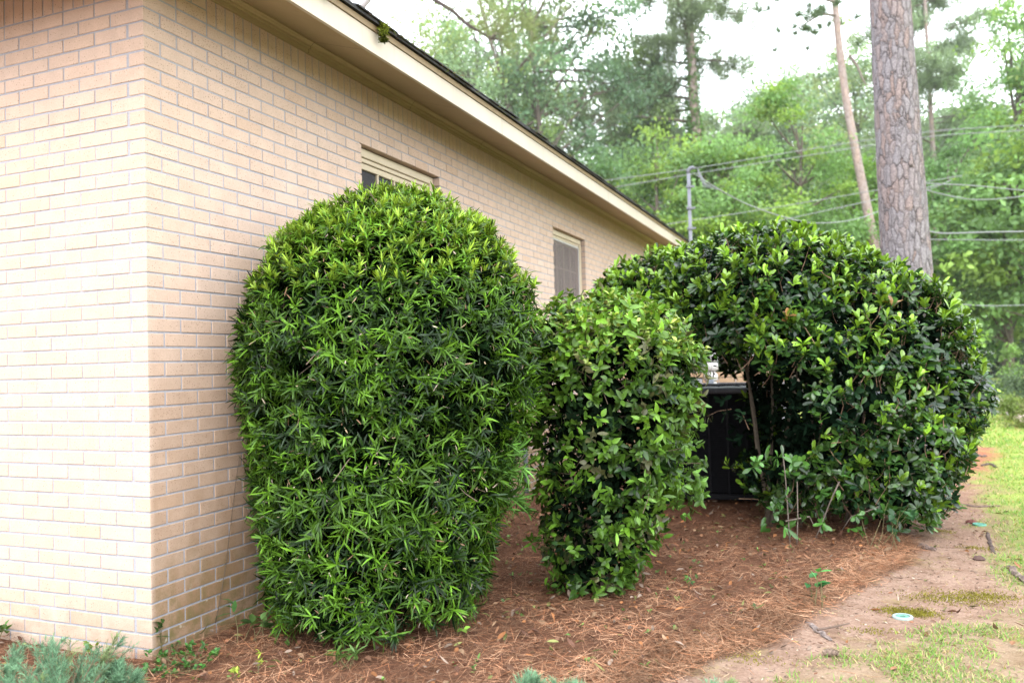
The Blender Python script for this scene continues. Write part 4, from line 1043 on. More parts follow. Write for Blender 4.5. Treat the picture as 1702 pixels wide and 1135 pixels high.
def big_pine():
    d = 9.6; b = spot(1510, d); top = at(1479, 0, d); k = at(1507, 450, d)
    ax = (top-k)/(top[2]-k[2]); base = k-ax*(k[2]+.1)
    root = empty('pine_tree', (base[0], base[1], 0)); tag(root, 'stout pine trunk with plated grey pink bark behind the wide shrub', 'pine tree')
    zz = np.linspace(-.1, 17, 90); pts = np.array([base+ax*(z+.1) for z in zz]); r = np.interp(zz, [-.1, .25, .8, 2.3, 5.4, 17], [.40, .33, .295, .272, .218, .10])
    mb = MB(); mb.tube(pts, r, 40, cap=False, jit=.035); o = mb.build('trunk', M['bark'], root, True)
    kn = MB(); q = at(1513, 277, d-.235); kn.tube([q-VIEW*.03, q+VIEW*.06], [.018, .03], 8, (.06, .05, .045)); kn.build('knot', M['wood'], root)
    bm = MB(); T = []; A = []
    for i in range(14):
        o = base+ax*random.uniform(9.5, 17); a = random.uniform(0, 6.283); L = random.uniform(1.6, 3.2); e = o+np.array([math.cos(a)*L, math.sin(a)*L, .25*L]); limb(bm, o, e, .05, .012, (.2, .16, .13))
        for k in range(8): T.append(o+(e-o)*random.uniform(.4, 1)+rng.normal(0, .3, 3)); A.append(nrm(e-o))
    bm.build('branch', M['wood'], root, True)
    T = np.array(T); A = np.array(A); per = 45; n = len(T)*per
    V, Q, C = strips(np.repeat(T, per, 0), nrm(np.repeat(A, per, 0)*.4+rng.normal(0, .6, (n, 3))), rvec(n), rng.uniform(.15, .28, n), .004, np.array([[.08, .15, .05]])*rng.uniform(.7, 1.3, (n, 1)), -.1, 2)
    mesh_np('needles', V, Q, C, M['pineleaf'], root, False)
big_pine()
def slim_pine():
    d = 24; p0 = at(1447, 410, d); p1 = at(1391, 0, d); ax = (p1-p0)/(p1[2]-p0[2]); base = p0-ax*p0[2]
    root = empty('pine_tree', (base[0], base[1], 0)); tag(root, 'slim leaning pine with a pinkish bare trunk left of the big one', 'pine tree')
    zz = np.linspace(-.1, 19, 24); pts = np.array([base+ax*z for z in zz]); pts[:, 0] += .12*np.sin(zz*.5)
    mb = MB(); mb.tube(pts, np.interp(zz, [-.1, 5, 12, 19], [.17, .135, .085, .05]), 12, cap=False, jit=.05); mb.build('trunk', M['barkslim'], root, True)
    bm = MB(); T = []; A = []
    for q in ([(1389, 26), (1365, 24), (1345, 36), (1325, 48)], [(1412, 93), (1425, 110), (1433, 130), (1440, 142)], [(1390, 5), (1350, -8), (1318, 0), (1305, 18)]):
        pts = [at(x, y, d-.3*i) for i, (x, y) in enumerate(q)]; bm.tube(pts, np.linspace(.045, .015, len(pts)), 6, (.16, .13, .11), cap=False)
        if q[0][1] < 60:
            for p in pts[1:]:
                for k in range(7): T.append(np.array(p)+rng.normal(0, .55, 3)); A.append(np.array([0, 0, 1.0]))
    for i in range(16):
        o = base+ax*random.uniform(11.5, 19); a = random.uniform(0, 6.283); L = random.uniform(1.2, 2.8); e = o+np.array([math.cos(a)*L, math.sin(a)*L, .2*L]); limb(bm, o, e, .035, .01, (.16, .13, .11))
        for k in range(7): T.append(o+(e-o)*random.uniform(.3, 1)+rng.normal(0, .3, 3)); A.append(nrm(e-o))
    bm.build('branch', M['wood'], root, True)
    T = np.array(T); A = np.array(A); per = 50; n = len(T)*per
    V, Q, C = strips(np.repeat(T, per, 0), nrm(np.repeat(A, per, 0)*.4+rng.normal(0, .6, (n, 3))), rvec(n), rng.uniform(.15, .3, n), .009, np.array([[.11, .17, .09]])*rng.uniform(.7, 1.3, (n, 1)), -.1, 2)
    mesh_np('needles', V, Q, C, M['pineleaf'], root, False)
slim_pine()
PALE = (.25, .37, .215); MID = (.14, .25, .105); BRI = (.19, .325, .115); DARK = (.03, .07, .03)  # PALE and the hazy tree colours below have distance haze mixed in
broadleaf('broadleaf_tree', 'airy pale green tree at far left above the roof edge', 722, 40, 19.5, 4.2, .38, PALE, 110, 100, .16, .9, .16, stems_n=3)
broadleaf('broadleaf_tree', 'tall pale tree with forked grey stems behind the middle of the roof', 835, 36, 21, 4.0, .30, PALE, 130, 115, .16, .9, .18, stems_n=3)
broadleaf('broadleaf_tree', 'dense blue green tree with dark stems left of the ivy clad pine', 965, 34, 20, 4.2, .22, (.17, .285, .165), 150, 110, .17, .9, .2, stems_n=2)
broadleaf('broadleaf_tree', 'rounded green tree leaning close to the ivy clad pine', 1050, 38, 16.5, 3.0, .25, (.19, .30, .18), 110, 110, .17, .85, .17)
pine('pine_tree', 'ivy clad pine with level branches above the service mast', 1172, 34, 23, .30, 34, (.22, .29, .17), (-.3, 0), 48, .42, 'barkslim', .42, 4.6, ivy=2600)
broadleaf('broadleaf_tree', 'bright yellow green tree directly behind the service mast', 1120, 25, 8.6, 2.5, .12, BRI, 110, 170, .115, .62, .16)
broadleaf('broadleaf_tree', 'bright leafy tree with a thick dark trunk right of the mast', 1215, 24, 7.8, 2.5, .22, BRI, 110, 170, .115, .6, .24)
broadleaf('broadleaf_tree', 'fresh green tree rising left of the slim leaning pine', 1320, 25, 9.6, 2.3, .10, BRI, 110, 170, .115, .6, .14)
broadleaf('broadleaf_tree', 'soft green tree filling the gap between the two pine trunks', 1428, 27, 8.6, 2.2, .08, (.19, .34, .085), 100, 170, .115, .6, .14)
broadleaf('broadleaf_tree', 'shaded green tree low behind the far end of the roof', 1010, 27, 8.2, 2.6, .05, MID, 100, 160, .12, .65, .15)
broadleaf('broadleaf_tree', 'deep green tree just above the roof slope at centre', 905, 28, 8.8, 2.4, .1, MID, 90, 150, .12, .65, .14)
broadleaf('broadleaf_tree', 'soft hazy tree in the sky gap left of the slim trunk', 1345, 46, 18.5, 3.4, .25, (.26, .37, .25), 120, 100, .16, .95, .16)
broadleaf('broadleaf_tree', 'feathery hazy tree showing between the slim and stout trunks', 1430, 44, 19.5, 3.2, .25, (.26, .38, .22), 130, 100, .16, .9, .16)
pine('pine_tree', 'open crowned pine right of the stout trunk under the sky gap', 1560, 36, 20, .15, 40, (.25, .34, .20), (.1, 0), 42, .40, 'barkslim', .42, 3.6)
broadleaf('broadleaf_tree', 'tall light green tree cut by the right edge of the picture', 1712, 30, 14.5, 2.4, .22, (.19, .34, .12), 110, 150, .13, .75, .17)
broadleaf('broadleaf_tree', 'spreading green tree behind the level wires right of the pine', 1600, 27, 8.6, 2.7, .05, (.16, .30, .10), 130, 160, .12, .65, .16)
broadleaf('broadleaf_tree', 'silvery green tree under the wires near the right edge', 1680, 24, 7.6, 2.1, .12, (.19, .31, .13), 110, 170, .115, .58, .14)
broadleaf('broadleaf_tree', 'pale distant tree under the sky gap at upper right', 1625, 42, 13.0, 3.4, .2, PALE, 90, 80, .22, .9, .16)
broadleaf('broadleaf_tree', 'pale distant tree low in the gap right of the ivy clad pine', 1262, 44, 12.5, 3.6, .2, PALE, 90, 80, .22, .9, .16)
for px, dep, h, lab in ((1235, 41, 15.0, 'full pale tree closing the gap right of the ivy clad pine'), (1305, 40, 16.0, 'full pale tree just left of the slim leaning trunk'), (1605, 40, 15.0, 'full pale tree right of the stout trunk above the wires'), (1670, 38, 12.5, 'lower full pale tree near the right edge above the wires'), (770, 50, 22, 'faint hazy tree deepest behind the pale forked tree'), (905, 48, 22, 'faint hazy tree behind the dense blue green one'), (1085, 50, 19, 'faint hazy tree behind the rounded green one'), (1180, 52, 17, 'faint hazy tree behind the ivy clad pine trunk'), (1500, 52, 19, 'faint hazy tree straight behind the stout pine trunk'), (1590, 50, 17, 'faint hazy tree right of the open crowned pine'), (1660, 54, 14, 'faint hazy low tree under the right hand sky gap')):
    broadleaf('broadleaf_tree', lab, px, dep, h, 4.0, .15, (.26, .37, .235), 170, 90, .2, 1.0, .16)  # pale leaf colour with distance haze painted in
broadleaf('broadleaf_tree', 'hazy tall tree filling the sky between the ivy clad pine and the slim one', 1300, 52, 18.5, 4.2, .2, (.27, .36, .25), 120, 80, .2, 1.0, .17)
broadleaf('broadleaf_tree', 'hazy tall tree behind the gap between slim and stout trunks', 1415, 50, 19.5, 3.6, .2, (.27, .37, .23), 110, 80, .2, 1.0, .17)
for k, (px, dep, h) in enumerate(((1780, 22, 9), (1900, 26, 15), (2050, 24, 12))):
    broadleaf('broadleaf_tree', ['green tree just beyond the right edge of the view', 'taller green tree standing well right of the view', 'outermost green tree right of the view'][k], px, dep, h, 3.0, .15, [BRI, PALE, MID, PALE, PALE][k], 80, 80, .18, .75, .15)
def bare_tree():
    root = empty('bare_tree', tuple(spot(560, 17))); tag(root, 'grey bare tree limbs rising behind the roof at the top', 'tree')
    mb = MB(); b = spot(565, 17); mb.tube([b, b+(0, 0, 3), at(570, 60, 17)], [.16, .14, .11], 10, cap=False)
    for q, r in (([(570, 60), (588, 26), (604, 10), (620, -8), (650, -60)], .085), ([(570, 60), (574, 20), (580, 2), (586, -30)], .07), ([(585, 30), (566, 14), (560, 0), (545, -40)], .05)):
        mb.tube([at(x, y, 17) for x, y in q], np.linspace(r, r*.5, len(q)), 8, cap=False)
    mb.build('trunk', simple_mat('smooth_grey_bark', (.36, .33, .33), .9, 20, .15, .2), root, True)
    n = 2500; K = np.array([at(random.uniform(420, 640), random.uniform(-420, -130), 17+random.uniform(-1, 1)) for _ in range(30)]); ci = rng.integers(0, 30, n)
    P = K[ci]+rng.normal(0, .35, (n, 3)); V, Q, C = leaves(P, rvec(n), rvec(n), .1, .03, np.array([[.15, .28, .08]])*rng.uniform(.7, 1.3, (n, 1)), [(0, .3), (.5, 1), (1, .1)], .15)
    mesh_np('crown', V, Q, C, M['treeleaf'], root)
bare_tree()
def overhanging_branch():
    d = 15; root = empty('pine_tree', tuple(spot(500, d))); tag(root, 'pine whose dark bare branch slants down across the left treetops', 'pine tree')
    b = spot(500, d); mb = MB(); mb.tube([b, b+(0, 0, 5), b+(.1, 0, 12)], [.17, .14, .1], 10, cap=False); mb.build('trunk', M['barkslim'], root, True)
    bm = MB()
    q = [(505, -190), (600, -140), (660, -85), (722, 0), (752, 18), (775, 40), (795, 52), (815, 64), (838, 68)]; pts = [at(x, y, d) for x, y in q]; bm.tube(pts, np.linspace(.05, .018, len(q)), 7, (.10, .08, .075), cap=False)
    for s in ([(775, 40), (790, 30), (800, 20)], [(795, 52), (815, 44), (830, 30)], [(752, 18), (742, 30), (735, 40)], [(815, 64), (830, 56), (860, 50)]): bm.tube([at(x, y, d) for x, y in s], np.linspace(.016, .006, len(s)), 5, (.10, .08, .075), cap=False)
    bm.build('branch', M['wood'], root, True)
    T = np.array([at(random.gauss(850, 34), random.gauss(52, 22), d+random.uniform(-.4, .4)) for _ in range(60)]+[at(random.gauss(800, 25), random.gauss(22, 12), d+random.uniform(-.4, .4)) for _ in range(18)]); per = 45; n = len(T)*per
    V, Q, C = strips(np.repeat(T, per, 0), nrm(rng.normal(0, .6, (n, 3))+np.array([.3, 0, .2])), rvec(n), rng.uniform(.12, .25, n), .0028, np.array([[.24, .29, .13]])*rng.uniform(.7, 1.3, (n, 1)), -.1, 2)
    mesh_np('needles', V, Q, C, M['pineleaf'], root, False)
overhanging_branch()
# shrubs and thicket under the trees
def bush(name, label, px, dep, w, h, col, ncl=45, per=90, ls=.09, clr=.32, cat='shrub', z0=.05, zl=0.0, group=None):
    b = spot(px, dep, zl); root = empty(name, tuple(b)); tag(root, label, cat, group)
    n = ncl; u = rvec(n); u[:, 2] = np.abs(u[:, 2]); K = b+u*rng.uniform(.45, 1, (n, 1))*np.array([w/2, w/2, h])+np.array([0, 0, z0])
    m = n*per; off = rng.normal(0, .5, (m, 3))*clr*np.array([1, 1, .7]); P = np.repeat(K, per, 0)+off; P[:, 2] = np.maximum(P[:, 2], b[2]+.03)
    D = nrm(off+rng.normal(0, .2, (m, 3))+np.array([0, 0, -.03])); Nn = nrm(np.array([0, 0, 1.0])+rng.normal(0, .6, (m, 3)))
    c = np.repeat(rng.uniform(.6, 1.3, n), per)[:, None]*rng.uniform(.75, 1.25, (m, 1))*np.array(col)
    V, Q, C = leaves(P, D, Nn, rng.uniform(.7, 1.3, m)*ls, rng.uniform(.25, .4, m)*ls, c, [(0, .3), (.5, 1), (1, .1)], .15, .2)
    mesh_np('foliage', V, Q, C, M['treeleaf'], root)
    tm = MB()
    for i in range(0, n, 4): limb(tm, b+np.array([random.uniform(-.1, .1)*w, random.uniform(-.1, .1)*w, 0]), K[i], .02+.008*h, .006, (.15, .12, .09), n=5, k=5)
    tm.build('stem', M['wood'], root, True)
bush('light_green_shrub', 'feathery light green shrub peeping out right of the wide clipped shrub', 1578, 15, 1.05, 2.3, (.24, .40, .10), 44, 110, .075, .28)
for k, (px, dep, w, h, col) in enumerate(((1676, 40, 5.0, 5.0, DARK), (1745, 44, 6.0, 5.8, DARK), (1840, 26, 4, 3.2, MID), (1515, 29, 4, 3.6, MID), (1470, 30, 4, 3.8, MID), (1370, 30, 4.2, 3.6, MID), (1265, 30, 4.2, 3.8, MID), (1160, 30, 4.2, 3.6, MID), (1060, 30, 4, 3.6, MID))):
    bush('understorey_shrub', ['dark leafy thicket under hanging twigs at the right edge', 'shadowy thicket cut by the right edge beyond the flower bed', 'green thicket outside the right edge', 'undergrowth behind the feathery light green shrub', 'undergrowth seen just beside the stout pine trunk', 'undergrowth behind the slim pine foot', 'undergrowth behind the crown of the wide clipped shrub', 'undergrowth behind the service mast', 'undergrowth behind the far end of the house'][k], px, dep, w, h, col, 60, 110, .12 if dep < 40 else .2, .5 if dep < 40 else .85, group='undergrowth at the edge of the woods')
def hanging_twigs():
    mb = MB()
    for i in range(26):
        x = random.uniform(1625, 1720); y = random.uniform(415, 470); d = 41+random.uniform(-.6, .6); pts = [at(x, y, d)]
        for k in range(5): x += random.uniform(-9, 9)+random.choice((-4, 4)); y += random.uniform(12, 28); pts.append(at(x, y, d))
        mb.tube(pts, np.linspace(.038, .014, 6), 5, (.26, .21, .18), cap=False)
    for q in ([(1650, 505), (1658, 535), (1668, 560), (1676, 500), (1690, 490)], [(1672, 570), (1660, 540), (1652, 512)], [(1680, 500), (1700, 530), (1710, 560)]): mb.tube([at(x, y, 40.6) for x, y in q], .05, 5, (.26, .21, .17), cap=False)
    o = mb.build('tangled_vine', M['wood'], None, True); tag(o, 'tangle of bare grey vines drooping in front of the dark thicket', 'vine')
hanging_twigs()
bush('weeping_shrub', 'dark weeping shrub standing in the flower bed at right', 1700, 17.5, 1.1, .95, (.12, .17, .10), 40, 90, .06, .22)
bush('azalea_bush', 'low yellow green azalea mound behind the stone edging', 1690, 15.2, .9, .42, (.22, .30, .08), 26, 90, .05, .18)
bush('flowering_mound', 'low pink tinged mound at the right end of the bed', 1725, 13.2, .9, .40, (.24, .27, .10), 26, 90, .05, .18)
bush('leafy_groundcover', 'blue green leafy groundcover clump between lawn and pale drive', 1652, 23.5, 1.8, .16, (.16, .28, .13), 36, 80, .09, .25)
bush('young_sapling', 'upright fresh green sapling in front of the dark thicket', 1677, 20, .5, 1.35, (.24, .38, .12), 22, 60, .08, .16)
def far_bits():
    mb = MB(); q = [on_ground(x, y, .0) for x, y in ((1560, 652), (1668, 652), (1668, 632), (1560, 634))]
    c = on_ground(1640, 644); mb.add([(c[0]-7, c[1]-1.6, .004), (c[0]+1.2, c[1]-2.4, .004), (c[0]+1.6, c[1]+2.6, .004), (c[0]-7, c[1]+3, .004)], [(0, 1, 2, 3)])
    o = mb.build('driveway', M['concrete']); o['kind'] = 'structure'
    line = [on_ground(x, y, .02) for x, y in ((1658, 664), (1664, 670), (1671, 676), (1680, 682), (1690, 689), (1700, 695), (1712, 703))]
    P = np.array(line); seg = []
    for a, b in zip(P[:-1], P[1:]):
        m = max(2, int(np.linalg.norm(b-a)/.24)); seg += [a+(b-a)*t for t in np.linspace(0, 1, m, endpoint=False)]
    labels = 'rough pinkish edging stone in the row bordering the flower bed'
    for p in seg:
        mb = MB(); s = random.uniform(.09, .15); n = 7; vs = []
        u = rvec(26); 
        import_ = None
        ring = 8; vs = []; fs = []
        for i in range(5):
            ph = -math.pi/2+math.pi*i/4
            for k in range(ring):
                t = 2*math.pi*k/ring; r = s*(.4+.6*math.cos(ph))*random.uniform(.85, 1.15); vs.append((p[0]+r*math.cos(t)*1.2, p[1]+r*math.sin(t), p[2]+.02+s*.55*math.sin(ph)*random.uniform(.9, 1.1)))
        fs = [(i*ring+k, i*ring+(k+1) % ring, (i+1)*ring+(k+1) % ring, (i+1)*ring+k) for i in range(4) for k in range(ring)]+[tuple(range(ring-1, -1, -1)), tuple(4*ring+k for k in range(ring))]
        mb.add(vs, fs, np.array((.58, .46, .40))*random.uniform(.75, 1.1)); o = mb.build('edging_stone', M['stone']); tag(o, labels, 'stone', 'edging stones of the flower bed')
    mb = MB(); pts = [on_ground(x, y, .03) for x, y in ((1560, 676), (1620, 680), (1655, 684), (1680, 690), (1702, 698), (1760, 712), (1820, 735))]; mb.tube(pts, .022, 7); o = mb.build('garden_hose', M['white'], None, True); tag(o, 'pale hose lying across the far lawn', 'hose')
far_bits()

# ------------------------------------------------------------------ small things on the ground
def valve_cover(px, py, r, tilt, label, cols):
    p = on_ground(px, py); z = H(p)
    root = empty('valve_cover', (p[0], p[1], z)); tag(root, label, 'valve cover')
    def disc(r0, r1, z0, z1, col, n=40):
        m = MB(); vs = []
        for rr, zz in ((r1, z0), (r1, z1-.003), (r1-.003, z1), (r0, z1), (r0, z0)):
            for k in range(n): t = 2*math.pi*k/n; vs.append((p[0]+rr*math.cos(t), p[1]+rr*math.sin(t), z+zz+tilt*rr*math.cos(t)))
        m.add(vs, [(i*n+k, i*n+(k+1) % n, (i+1)*n+(k+1) % n, (i+1)*n+k) for i in range(4) for k in range(n)]); m.c = [col]*len(m.v); return m
    disc(r*.72, r, -.03, .011, cols[0]).build('rim', M['mint'], root)
    m = disc(.012, r*.715, -.03, .008, cols[1]); m.build('lid', M['mint'], root)
    k = MB(); k.tube([(p[0], p[1], z-.02), (p[0], p[1], z+.006)], .0115, 14, (.10, .16, .13)); k.build('lock_bolt', M['mint'], root)
valve_cover(1500, 1017, .047, .03, 'weathered pale green round valve cover with a white rim near the lawn', ((.33, .42, .40), (.14, .31, .24)))
valve_cover(1628, 870, .046, -.02, 'plain green valve cover farther back on the worn path', ((.12, .33, .25), (.13, .34, .26)))
def bark_piece(pts_px, r, label, flat=.5, col=(.33, .27, .24), twig=None, name='bark_piece'):
    mb = MB(); pts = np.array([on_ground(x, y) for x, y in pts_px]); t = np.linspace(0, len(pts)-1, 14); P = np.stack([np.interp(t, np.arange(len(pts)), pts[:, k]) for k in range(3)], 1)
    P[:, 2] = height(P[:, 0], P[:, 1])+r*.35; P += rng.normal(0, .004, P.shape); rr = r*np.interp(np.linspace(0, 1, 14), [0, .1, .5, .9, 1], [.5, .95, 1, .8, .35])
    mb.tube(P, rr, 10, col, jit=.35); v = np.array(mb.v); z0 = np.interp(0, [0], [0]); base = height(v[:, 0], v[:, 1]); v[:, 2] = base+(v[:, 2]-base)*flat*1.0; mb.v = [tuple(q) for q in v]
    for i in range(len(mb.c)): mb.c[i] = tuple(np.array(col)*random.uniform(.55, 1.25))
    if twig:
        q = [on_ground(x, y) for x, y in twig]; q = [(a[0], a[1], H(a)+.015+.01*i) for i, a in enumerate(q)]; mb.tube(q, np.linspace(.006, .003, len(q)), 6, (.14, .10, .08))
    o = mb.build(name, M['wood']); tag(o, label, 'bark' if name == 'bark_piece' else 'root')
bark_piece([(1342, 1024), (1358, 1038), (1380, 1053)], .016, 'flaky piece of grey bark with a thin twig lying on the path', .5, (.24, .19, .17), [(1358, 1041), (1385, 1040), (1412, 1038)])
bark_piece([(1676, 938), (1690, 952), (1712, 970)], .022, 'rough dark root surfacing at the right edge of the grass', .7, (.20, .15, .125), name='tree_root')
bark_piece([(1641, 882), (1648, 900), (1652, 914)], .014, 'short dark knobbly root along the grass edge', .6, (.11, .08, .07), name='tree_root')
bark_piece([(1562, 836), (1590, 832), (1625, 838), (1660, 836)], .02, 'long dark root crossing the worn path beside the shrub', .45, (.16, .11, .09), name='tree_root')
bark_piece([(1632, 772), (1645, 768), (1658, 775)], .022, 'dark grey root knuckle farther up the path', .6, (.10, .07, .065), name='tree_root')
bark_piece([(1622, 753), (1632, 757), (1640, 755)], .022, 'small grey root knuckle highest up the path', .6, (.15, .11, .10), name='tree_root')
bark_piece([(1528, 902), (1540, 908), (1556, 912)], .026, 'grey brown root lump beside the straw edge', .6, (.17, .12, .10), name='tree_root')
bark_piece([(1170, 1054), (1178, 1062)], .014, 'curled pale bark flake on the straw near the path', .6, (.55, .42, .33))
def cone(px, py, label):
    p = on_ground(px, py); p[2] = H(p)+.028; ax = nrm(np.array([.8, -.3, .1])); n = 90; f = np.linspace(0, 1, n); a = np.arange(n)*2.399; u = nrm(np.cross(ax, [0, 0, 1.0])); w = np.cross(ax, u)
    r = .026*np.sin(np.clip(f*.85+.12, 0, 1)*math.pi)**.7; rad = u[None]*np.cos(a)[:, None]+w[None]*np.sin(a)[:, None]
    P = p+ax*(f-.5)[:, None]*.085+rad*r[:, None]*.5; D = rad*.8+ax*.6
    P = p-np.array([0, 0, .012])+(P-p)*.72; V, Q, C = leaves(P, D, nrm(ax[None]+rad*.3), .016, .006, np.array([[.42, .31, .24]])*rng.uniform(.6, 1.3, (n, 1)), CHIP, -.3, .3)
    o = mesh_np('pine_cone', V, Q, C, M['litter']); tag(o, label, 'pine cone')
cone(1378, 1080, 'open brown pine cone at the edge of the near lawn')
def clod(px, py, s, label, col):
    p = on_ground(px, py); z = H(p); vs = []; ring = 9
    for i in range(5):
        ph = -math.pi/2+math.pi*i/4
        for k in range(ring): t = 2*math.pi*k/ring; r = s*(.35+.65*math.cos(ph))*random.uniform(.8, 1.2); vs.append((p[0]+1.25*r*math.cos(t), p[1]+r*math.sin(t), z+s*.3+s*.55*math.sin(ph)*random.uniform(.8, 1.2)))
    mb = MB(); mb.add(vs, [(i*ring+k, i*ring+(k+1) % ring, (i+1)*ring+(k+1) % ring, (i+1)*ring+k) for i in range(4) for k in range(ring)]+[tuple(range(ring-1, -1, -1)), tuple(4*ring+k for k in range(ring))], col)
    o = mb.build('soil_clod', M['stone']); tag(o, label, 'clod')
clod(1627, 926, .028, 'dark clod on the path between the straw and the root', (.11, .07, .06)); clod(1615, 866, .030, 'dark red clod touching the farther valve cover', (.15, .06, .05)); clod(1196, 1074, .016, 'tiny dark clod where straw meets path', (.09, .06, .05))

def juniper(px, py, w, h, n, label, spread=1.0):
    b = on_ground(px, py); b[2] = H(b); root = empty('juniper', tuple(b)); tag(root, label, 'juniper', 'junipers along the front of the bed')
    parts = []; mb = MB()
    for i in range(n):
        a = random.uniform(0, 6.283); r = math.sqrt(random.random())*w; base = b+np.array([math.cos(a)*r*.5, math.sin(a)*r*.5, 0]); L = h*random.uniform(.7, 1.3)
        d = nrm(np.array([math.cos(a)*.8*spread*r/w+random.uniform(-.3, .3), math.sin(a)*.8*spread*r/w+random.uniform(-.3, .3), .7+random.uniform(-.15, .3)])); tip = base+d*L
        mb.tube([base, (base+tip)/2+rng.normal(0, .01, 3), tip], [.004, .003, .001], 5, (.22, .17, .11), cap=False)
        m = 34                                   # side sprigs, each a plume of scale needles
        f = rng.uniform(.2, 1, m); P0 = base+(tip-base)*f[:, None]; sd = nrm(d+rng.normal(0, .42, (m, 3))); sl = (.075*(1.2-f*.75))[:, None]*rng.uniform(.6, 1.2, (m, 1))
        k = 15; g_ = np.tile(np.linspace(.1, 1, k), m)[:, None]; P = np.repeat(P0, k, 0)+np.repeat(sd*sl, k, 0)*g_; D = nrm(np.repeat(sd, k, 0)+rng.normal(0, .5, (m*k, 3)))
        c = np.repeat(rng.uniform(.6, 1.25, m), k)[:, None]*np.array([[.17, .31, .18]])*(.7+.5*g_); 
        if random.random() < .15: c = c*np.array([1.3, .95, .7])
        parts.append(strips(P, D, rvec(m*k), rng.uniform(.010, .022, m*k), .0011, c, 0, 1))
    V, Q, C = cat3(parts); mesh_np('foliage', V, Q, C, M['juniper'], root, False); mb.build('stem', M['wood'], root, True)
juniper(110, 1165, .17, .22, 22, 'largest blue green juniper at the lower left before the front wall')
juniper(8, 1150, .14, .17, 16, 'juniper cut by the left edge of the picture')
juniper(190, 1140, .12, .07, 14, 'small flat juniper sprig nearest the wall corner')
juniper(40, 1200, .2, .15, 20, 'juniper at the bottom left corner of the picture')
juniper(975, 1172, .06, .105, 11, 'juniper tip poking up at the bottom centre of the picture')
juniper(870, 1160, .05, .06, 6, 'low juniper tip left of the bottom centre one')
juniper(1190, 1160, .045, .07, 6, 'pair of juniper tips at the bottom right of centre')
def plant(name, px, py, h, n, L, W, col, label, prof=OVAL, lean=(0, 0), w=.05, per=5, curl=.2, up=.5):
    b = on_ground(px, py); b[2] = H(b); root = empty(name, tuple(b)); tag(root, label, 'plant')
    mb = MB(); T = []; A = []
    for i in range(n):
        t = b+np.array([random.uniform(-w, w)+lean[0], random.uniform(-w, w)+lean[1], h*random.uniform(.55, 1.0)]); s = b+np.array([random.uniform(-w, w)*.6, random.uniform(-w, w)*.6, -.01])
        mb.tube([s, (s+t)/2+rng.normal(0, .006, 3), t], [.0025, .002, .0012], 5, (.16, .14, .07), cap=False); T.append(t); A.append(nrm(np.array([lean[0]*2, lean[1]*2, 1.0])+rng.normal(0, .3, 3)))
    T = np.array(T); A = np.array(A); c = np.array([col])*rng.uniform(.65, 1.3, (len(T), 1))
    V, Q, C = shoots(T, A, per, (L*.8, L*1.2), (W*.85, W*1.15), c, prof, (.6, 1.45), (0, curl*2), h*.3, .3)
    mesh_np('foliage', V, Q, C, M['weed'], root); mb.build('stem', M['wood'], root, True)
plant('seedling', 398, 1062, .20, 1, .085, .011, (.07, .19, .055), 'young seedling with a whorl of long leaves at the brick corner side', per=6, w=.02)
plant('broad_leaf_weed', 425, 1055, .10, 5, .07, .016, (.10, .19, .05), 'weed with pale yellowing broad leaves under the tall dome shrub', per=4, w=.08)
plant('creeping_groundcover', 300, 1102, .055, 46, .022, .007, (.06, .17, .035), 'small leaved creeping plant spreading at the foot of the corner', per=6, w=.17)
plant('sprig', 268, 1080, .17, 4, .04, .009, (.09, .21, .05), 'leafy sprig upright against the wall corner', per=6, w=.04)
plant('yellow_sprig', 393, 1122, .07, 2, .022, .006, (.33, .42, .06), 'left of two tiny yellow green sprigs in the straw', per=8, w=.015)
plant('yellow_sprig', 431, 1110, .09, 2, .022, .006, (.33, .42, .06), 'right of two tiny yellow green sprigs in the straw', per=8, w=.015)
plant('sprig', 152, 1098, .10, 4, .028, .008, (.20, .30, .05), 'yellow green sprig between the juniper and the front wall', per=7, w=.03)
plant('plant', -3, 1062, .12, 5, .05, .011, (.08, .19, .04), 'green plant at the left edge against the front wall', per=6, w=.05)
plant('strap_seedling', 575, 1104, .09, 6, .06, .0045, (.12, .22, .05), 'fine leaved seedling tuft in front of the tall dome shrub', STRAP, per=8, w=.06)
plant('pale_weed', 764, 1052, .075, 2, .04, .014, (.20, .36, .06), 'pale round leaved weed at the right foot of the tall dome shrub', per=3, w=.03)
plant('toothed_weed', 1357, 1000, .17, 5, .06, .017, (.07, .27, .07), 'fresh green sapling standing alone in the straw before the wide shrub', per=2, w=.055, curl=.1)
plant('small_weed', 1145, 975, .07, 3, .025, .006, (.10, .20, .05), 'tiny weed in the straw right of the middle shrub', per=5, w=.025)
plant('sprig', 1470, 912, .34, 7, .075, .018, (.035, .10, .035), 'dark low sprig of broad leaves at the right foot of the wide shrub', per=6, w=.16)
# tiny seedlings in the straw
def seedlings():
    n = 150; x = rng.uniform(.3, 2.6, n); y = rng.uniform(-.4, 3.2, n); k = w_mulch(x, y) > .6; x, y = x[k], y[k]; P = np.stack([x, y, height(x, y)+.02], 1)
    V, Q, C = shoots(P, nrm(np.array([0, 0, 1.0])+rng.normal(0, .2, P.shape)), 4, (.012, .03), (.004, .008), np.array([[.13, .24, .06]])*rng.uniform(.6, 1.4, (len(P), 1)), OVAL, (.7, 1.4), (0, .2), .01)
    o = mesh_np('seedling_scatter', V, Q, C, M['weed']); tag(o, 'tiny green seedlings sprinkled through the straw', 'seedlings', kind='stuff')
seedlings()

# ------------------------------------------------------------------ camera, light, sky
cam = bpy.data.cameras.new('camera'); co = bpy.data.objects.new('camera', cam); COL.objects.link(co)
from mathutils import Matrix
mw = Matrix.Identity(4)
for i in range(3): mw[i][0] = RV[i]; mw[i][1] = UV[i]; mw[i][2] = -DV[i]; mw[i][3] = CAM[i]
co.matrix_world = mw
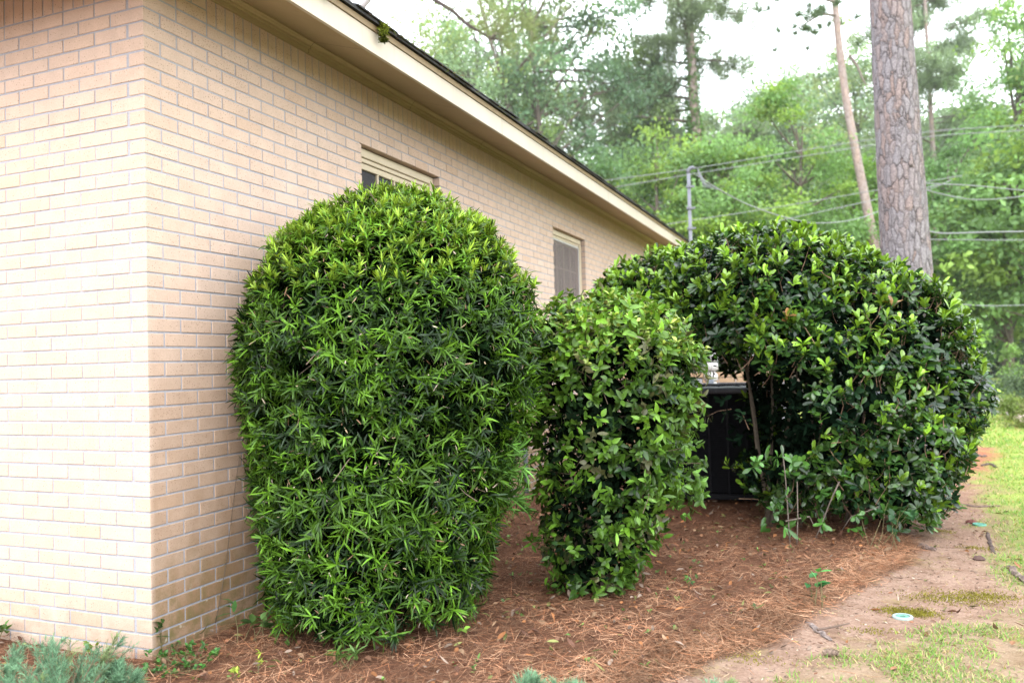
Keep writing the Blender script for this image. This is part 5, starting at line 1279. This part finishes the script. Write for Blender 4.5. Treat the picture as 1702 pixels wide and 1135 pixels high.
# (summer haze hanging in the woods)
hm = bpy.data.materials.new('woodland_haze'); hm.use_nodes = True; hn = hm.node_tree
hn.nodes.remove(hn.nodes['Principled BSDF']); hv = hn.nodes.new('ShaderNodeVolumeScatter'); hv.inputs['Density'].default_value = HAZE; hv.inputs['Color'].default_value = (.97, .985, 1, 1)
hn.links.new(hv.outputs[0], hn.nodes['Material Output'].inputs['Volume'])
hb = MB(); hb.box((-60, 13.5, -.5), (60, 64, 30)); ho = hb.build('haze', hm); ho['kind'] = 'structure'
cam.sensor_width = 36; cam.lens = F/1702*36; cam.clip_end = 2000; cam.clip_start = .05
cam.dof.use_dof = True; cam.dof.focus_distance = 4.25; cam.dof.aperture_fstop = 2.0
S.camera = co
EL, AZ = math.radians(46), math.radians(152)      # sun behind the photographer's left shoulder, veiled by cloud
w = bpy.data.worlds.new('World'); S.world = w; w.use_nodes = True; nt = w.node_tree
bg = nt.nodes['Background']; sky = nt.nodes.new('ShaderNodeTexSky'); sky.sky_type = 'NISHITA'; sky.sun_disc = False
sky.sun_elevation = EL; sky.sun_rotation = AZ; sky.air_density = 1.0; sky.dust_density = 3.0
hs = nt.nodes.new('ShaderNodeHueSaturation'); hs.inputs['Saturation'].default_value = .14; hs.inputs['Value'].default_value = 2.0; nt.links.new(sky.outputs[0], hs.inputs['Color'])
mxw = nt.nodes.new('ShaderNodeMix'); mxw.data_type = 'RGBA'; mxw.inputs[0].default_value = .6; nt.links.new(hs.outputs[0], mxw.inputs[6]); mxw.inputs[7].default_value = (37.5, 39.4, 42.2, 1)   # thin white overcast
nt.links.new(mxw.outputs[2], bg.inputs['Color']); bg.inputs['Strength'].default_value = .15
sd = bpy.data.lights.new('sun', 'SUN'); sd.energy = .9; sd.angle = math.radians(24); sd.color = (1, .96, .90)
so = bpy.data.objects.new('sun', sd); COL.objects.link(so)
from mathutils import Vector
dirv = Vector((math.sin(AZ)*math.cos(EL), math.cos(AZ)*math.cos(EL), math.sin(EL)))
so.rotation_euler = dirv.to_track_quat('Z', 'Y').to_euler(); so.location = (3, -3, 8)
S.view_settings.view_transform = 'Standard'; S.view_settings.look = 'None'; S.view_settings.exposure = 0; S.view_settings.gamma = 1
S.render.engine = 'CYCLES'
try:
    S.cycles.use_denoising = True; S.cycles.denoiser = 'OPENIMAGEDENOISE'
except Exception: pass
S.cycles.max_bounces = 8; S.cycles.diffuse_bounces = 1; S.cycles.glossy_bounces = 2; S.cycles.transmission_bounces = 4
S.cycles.sample_clamp_indirect = 8
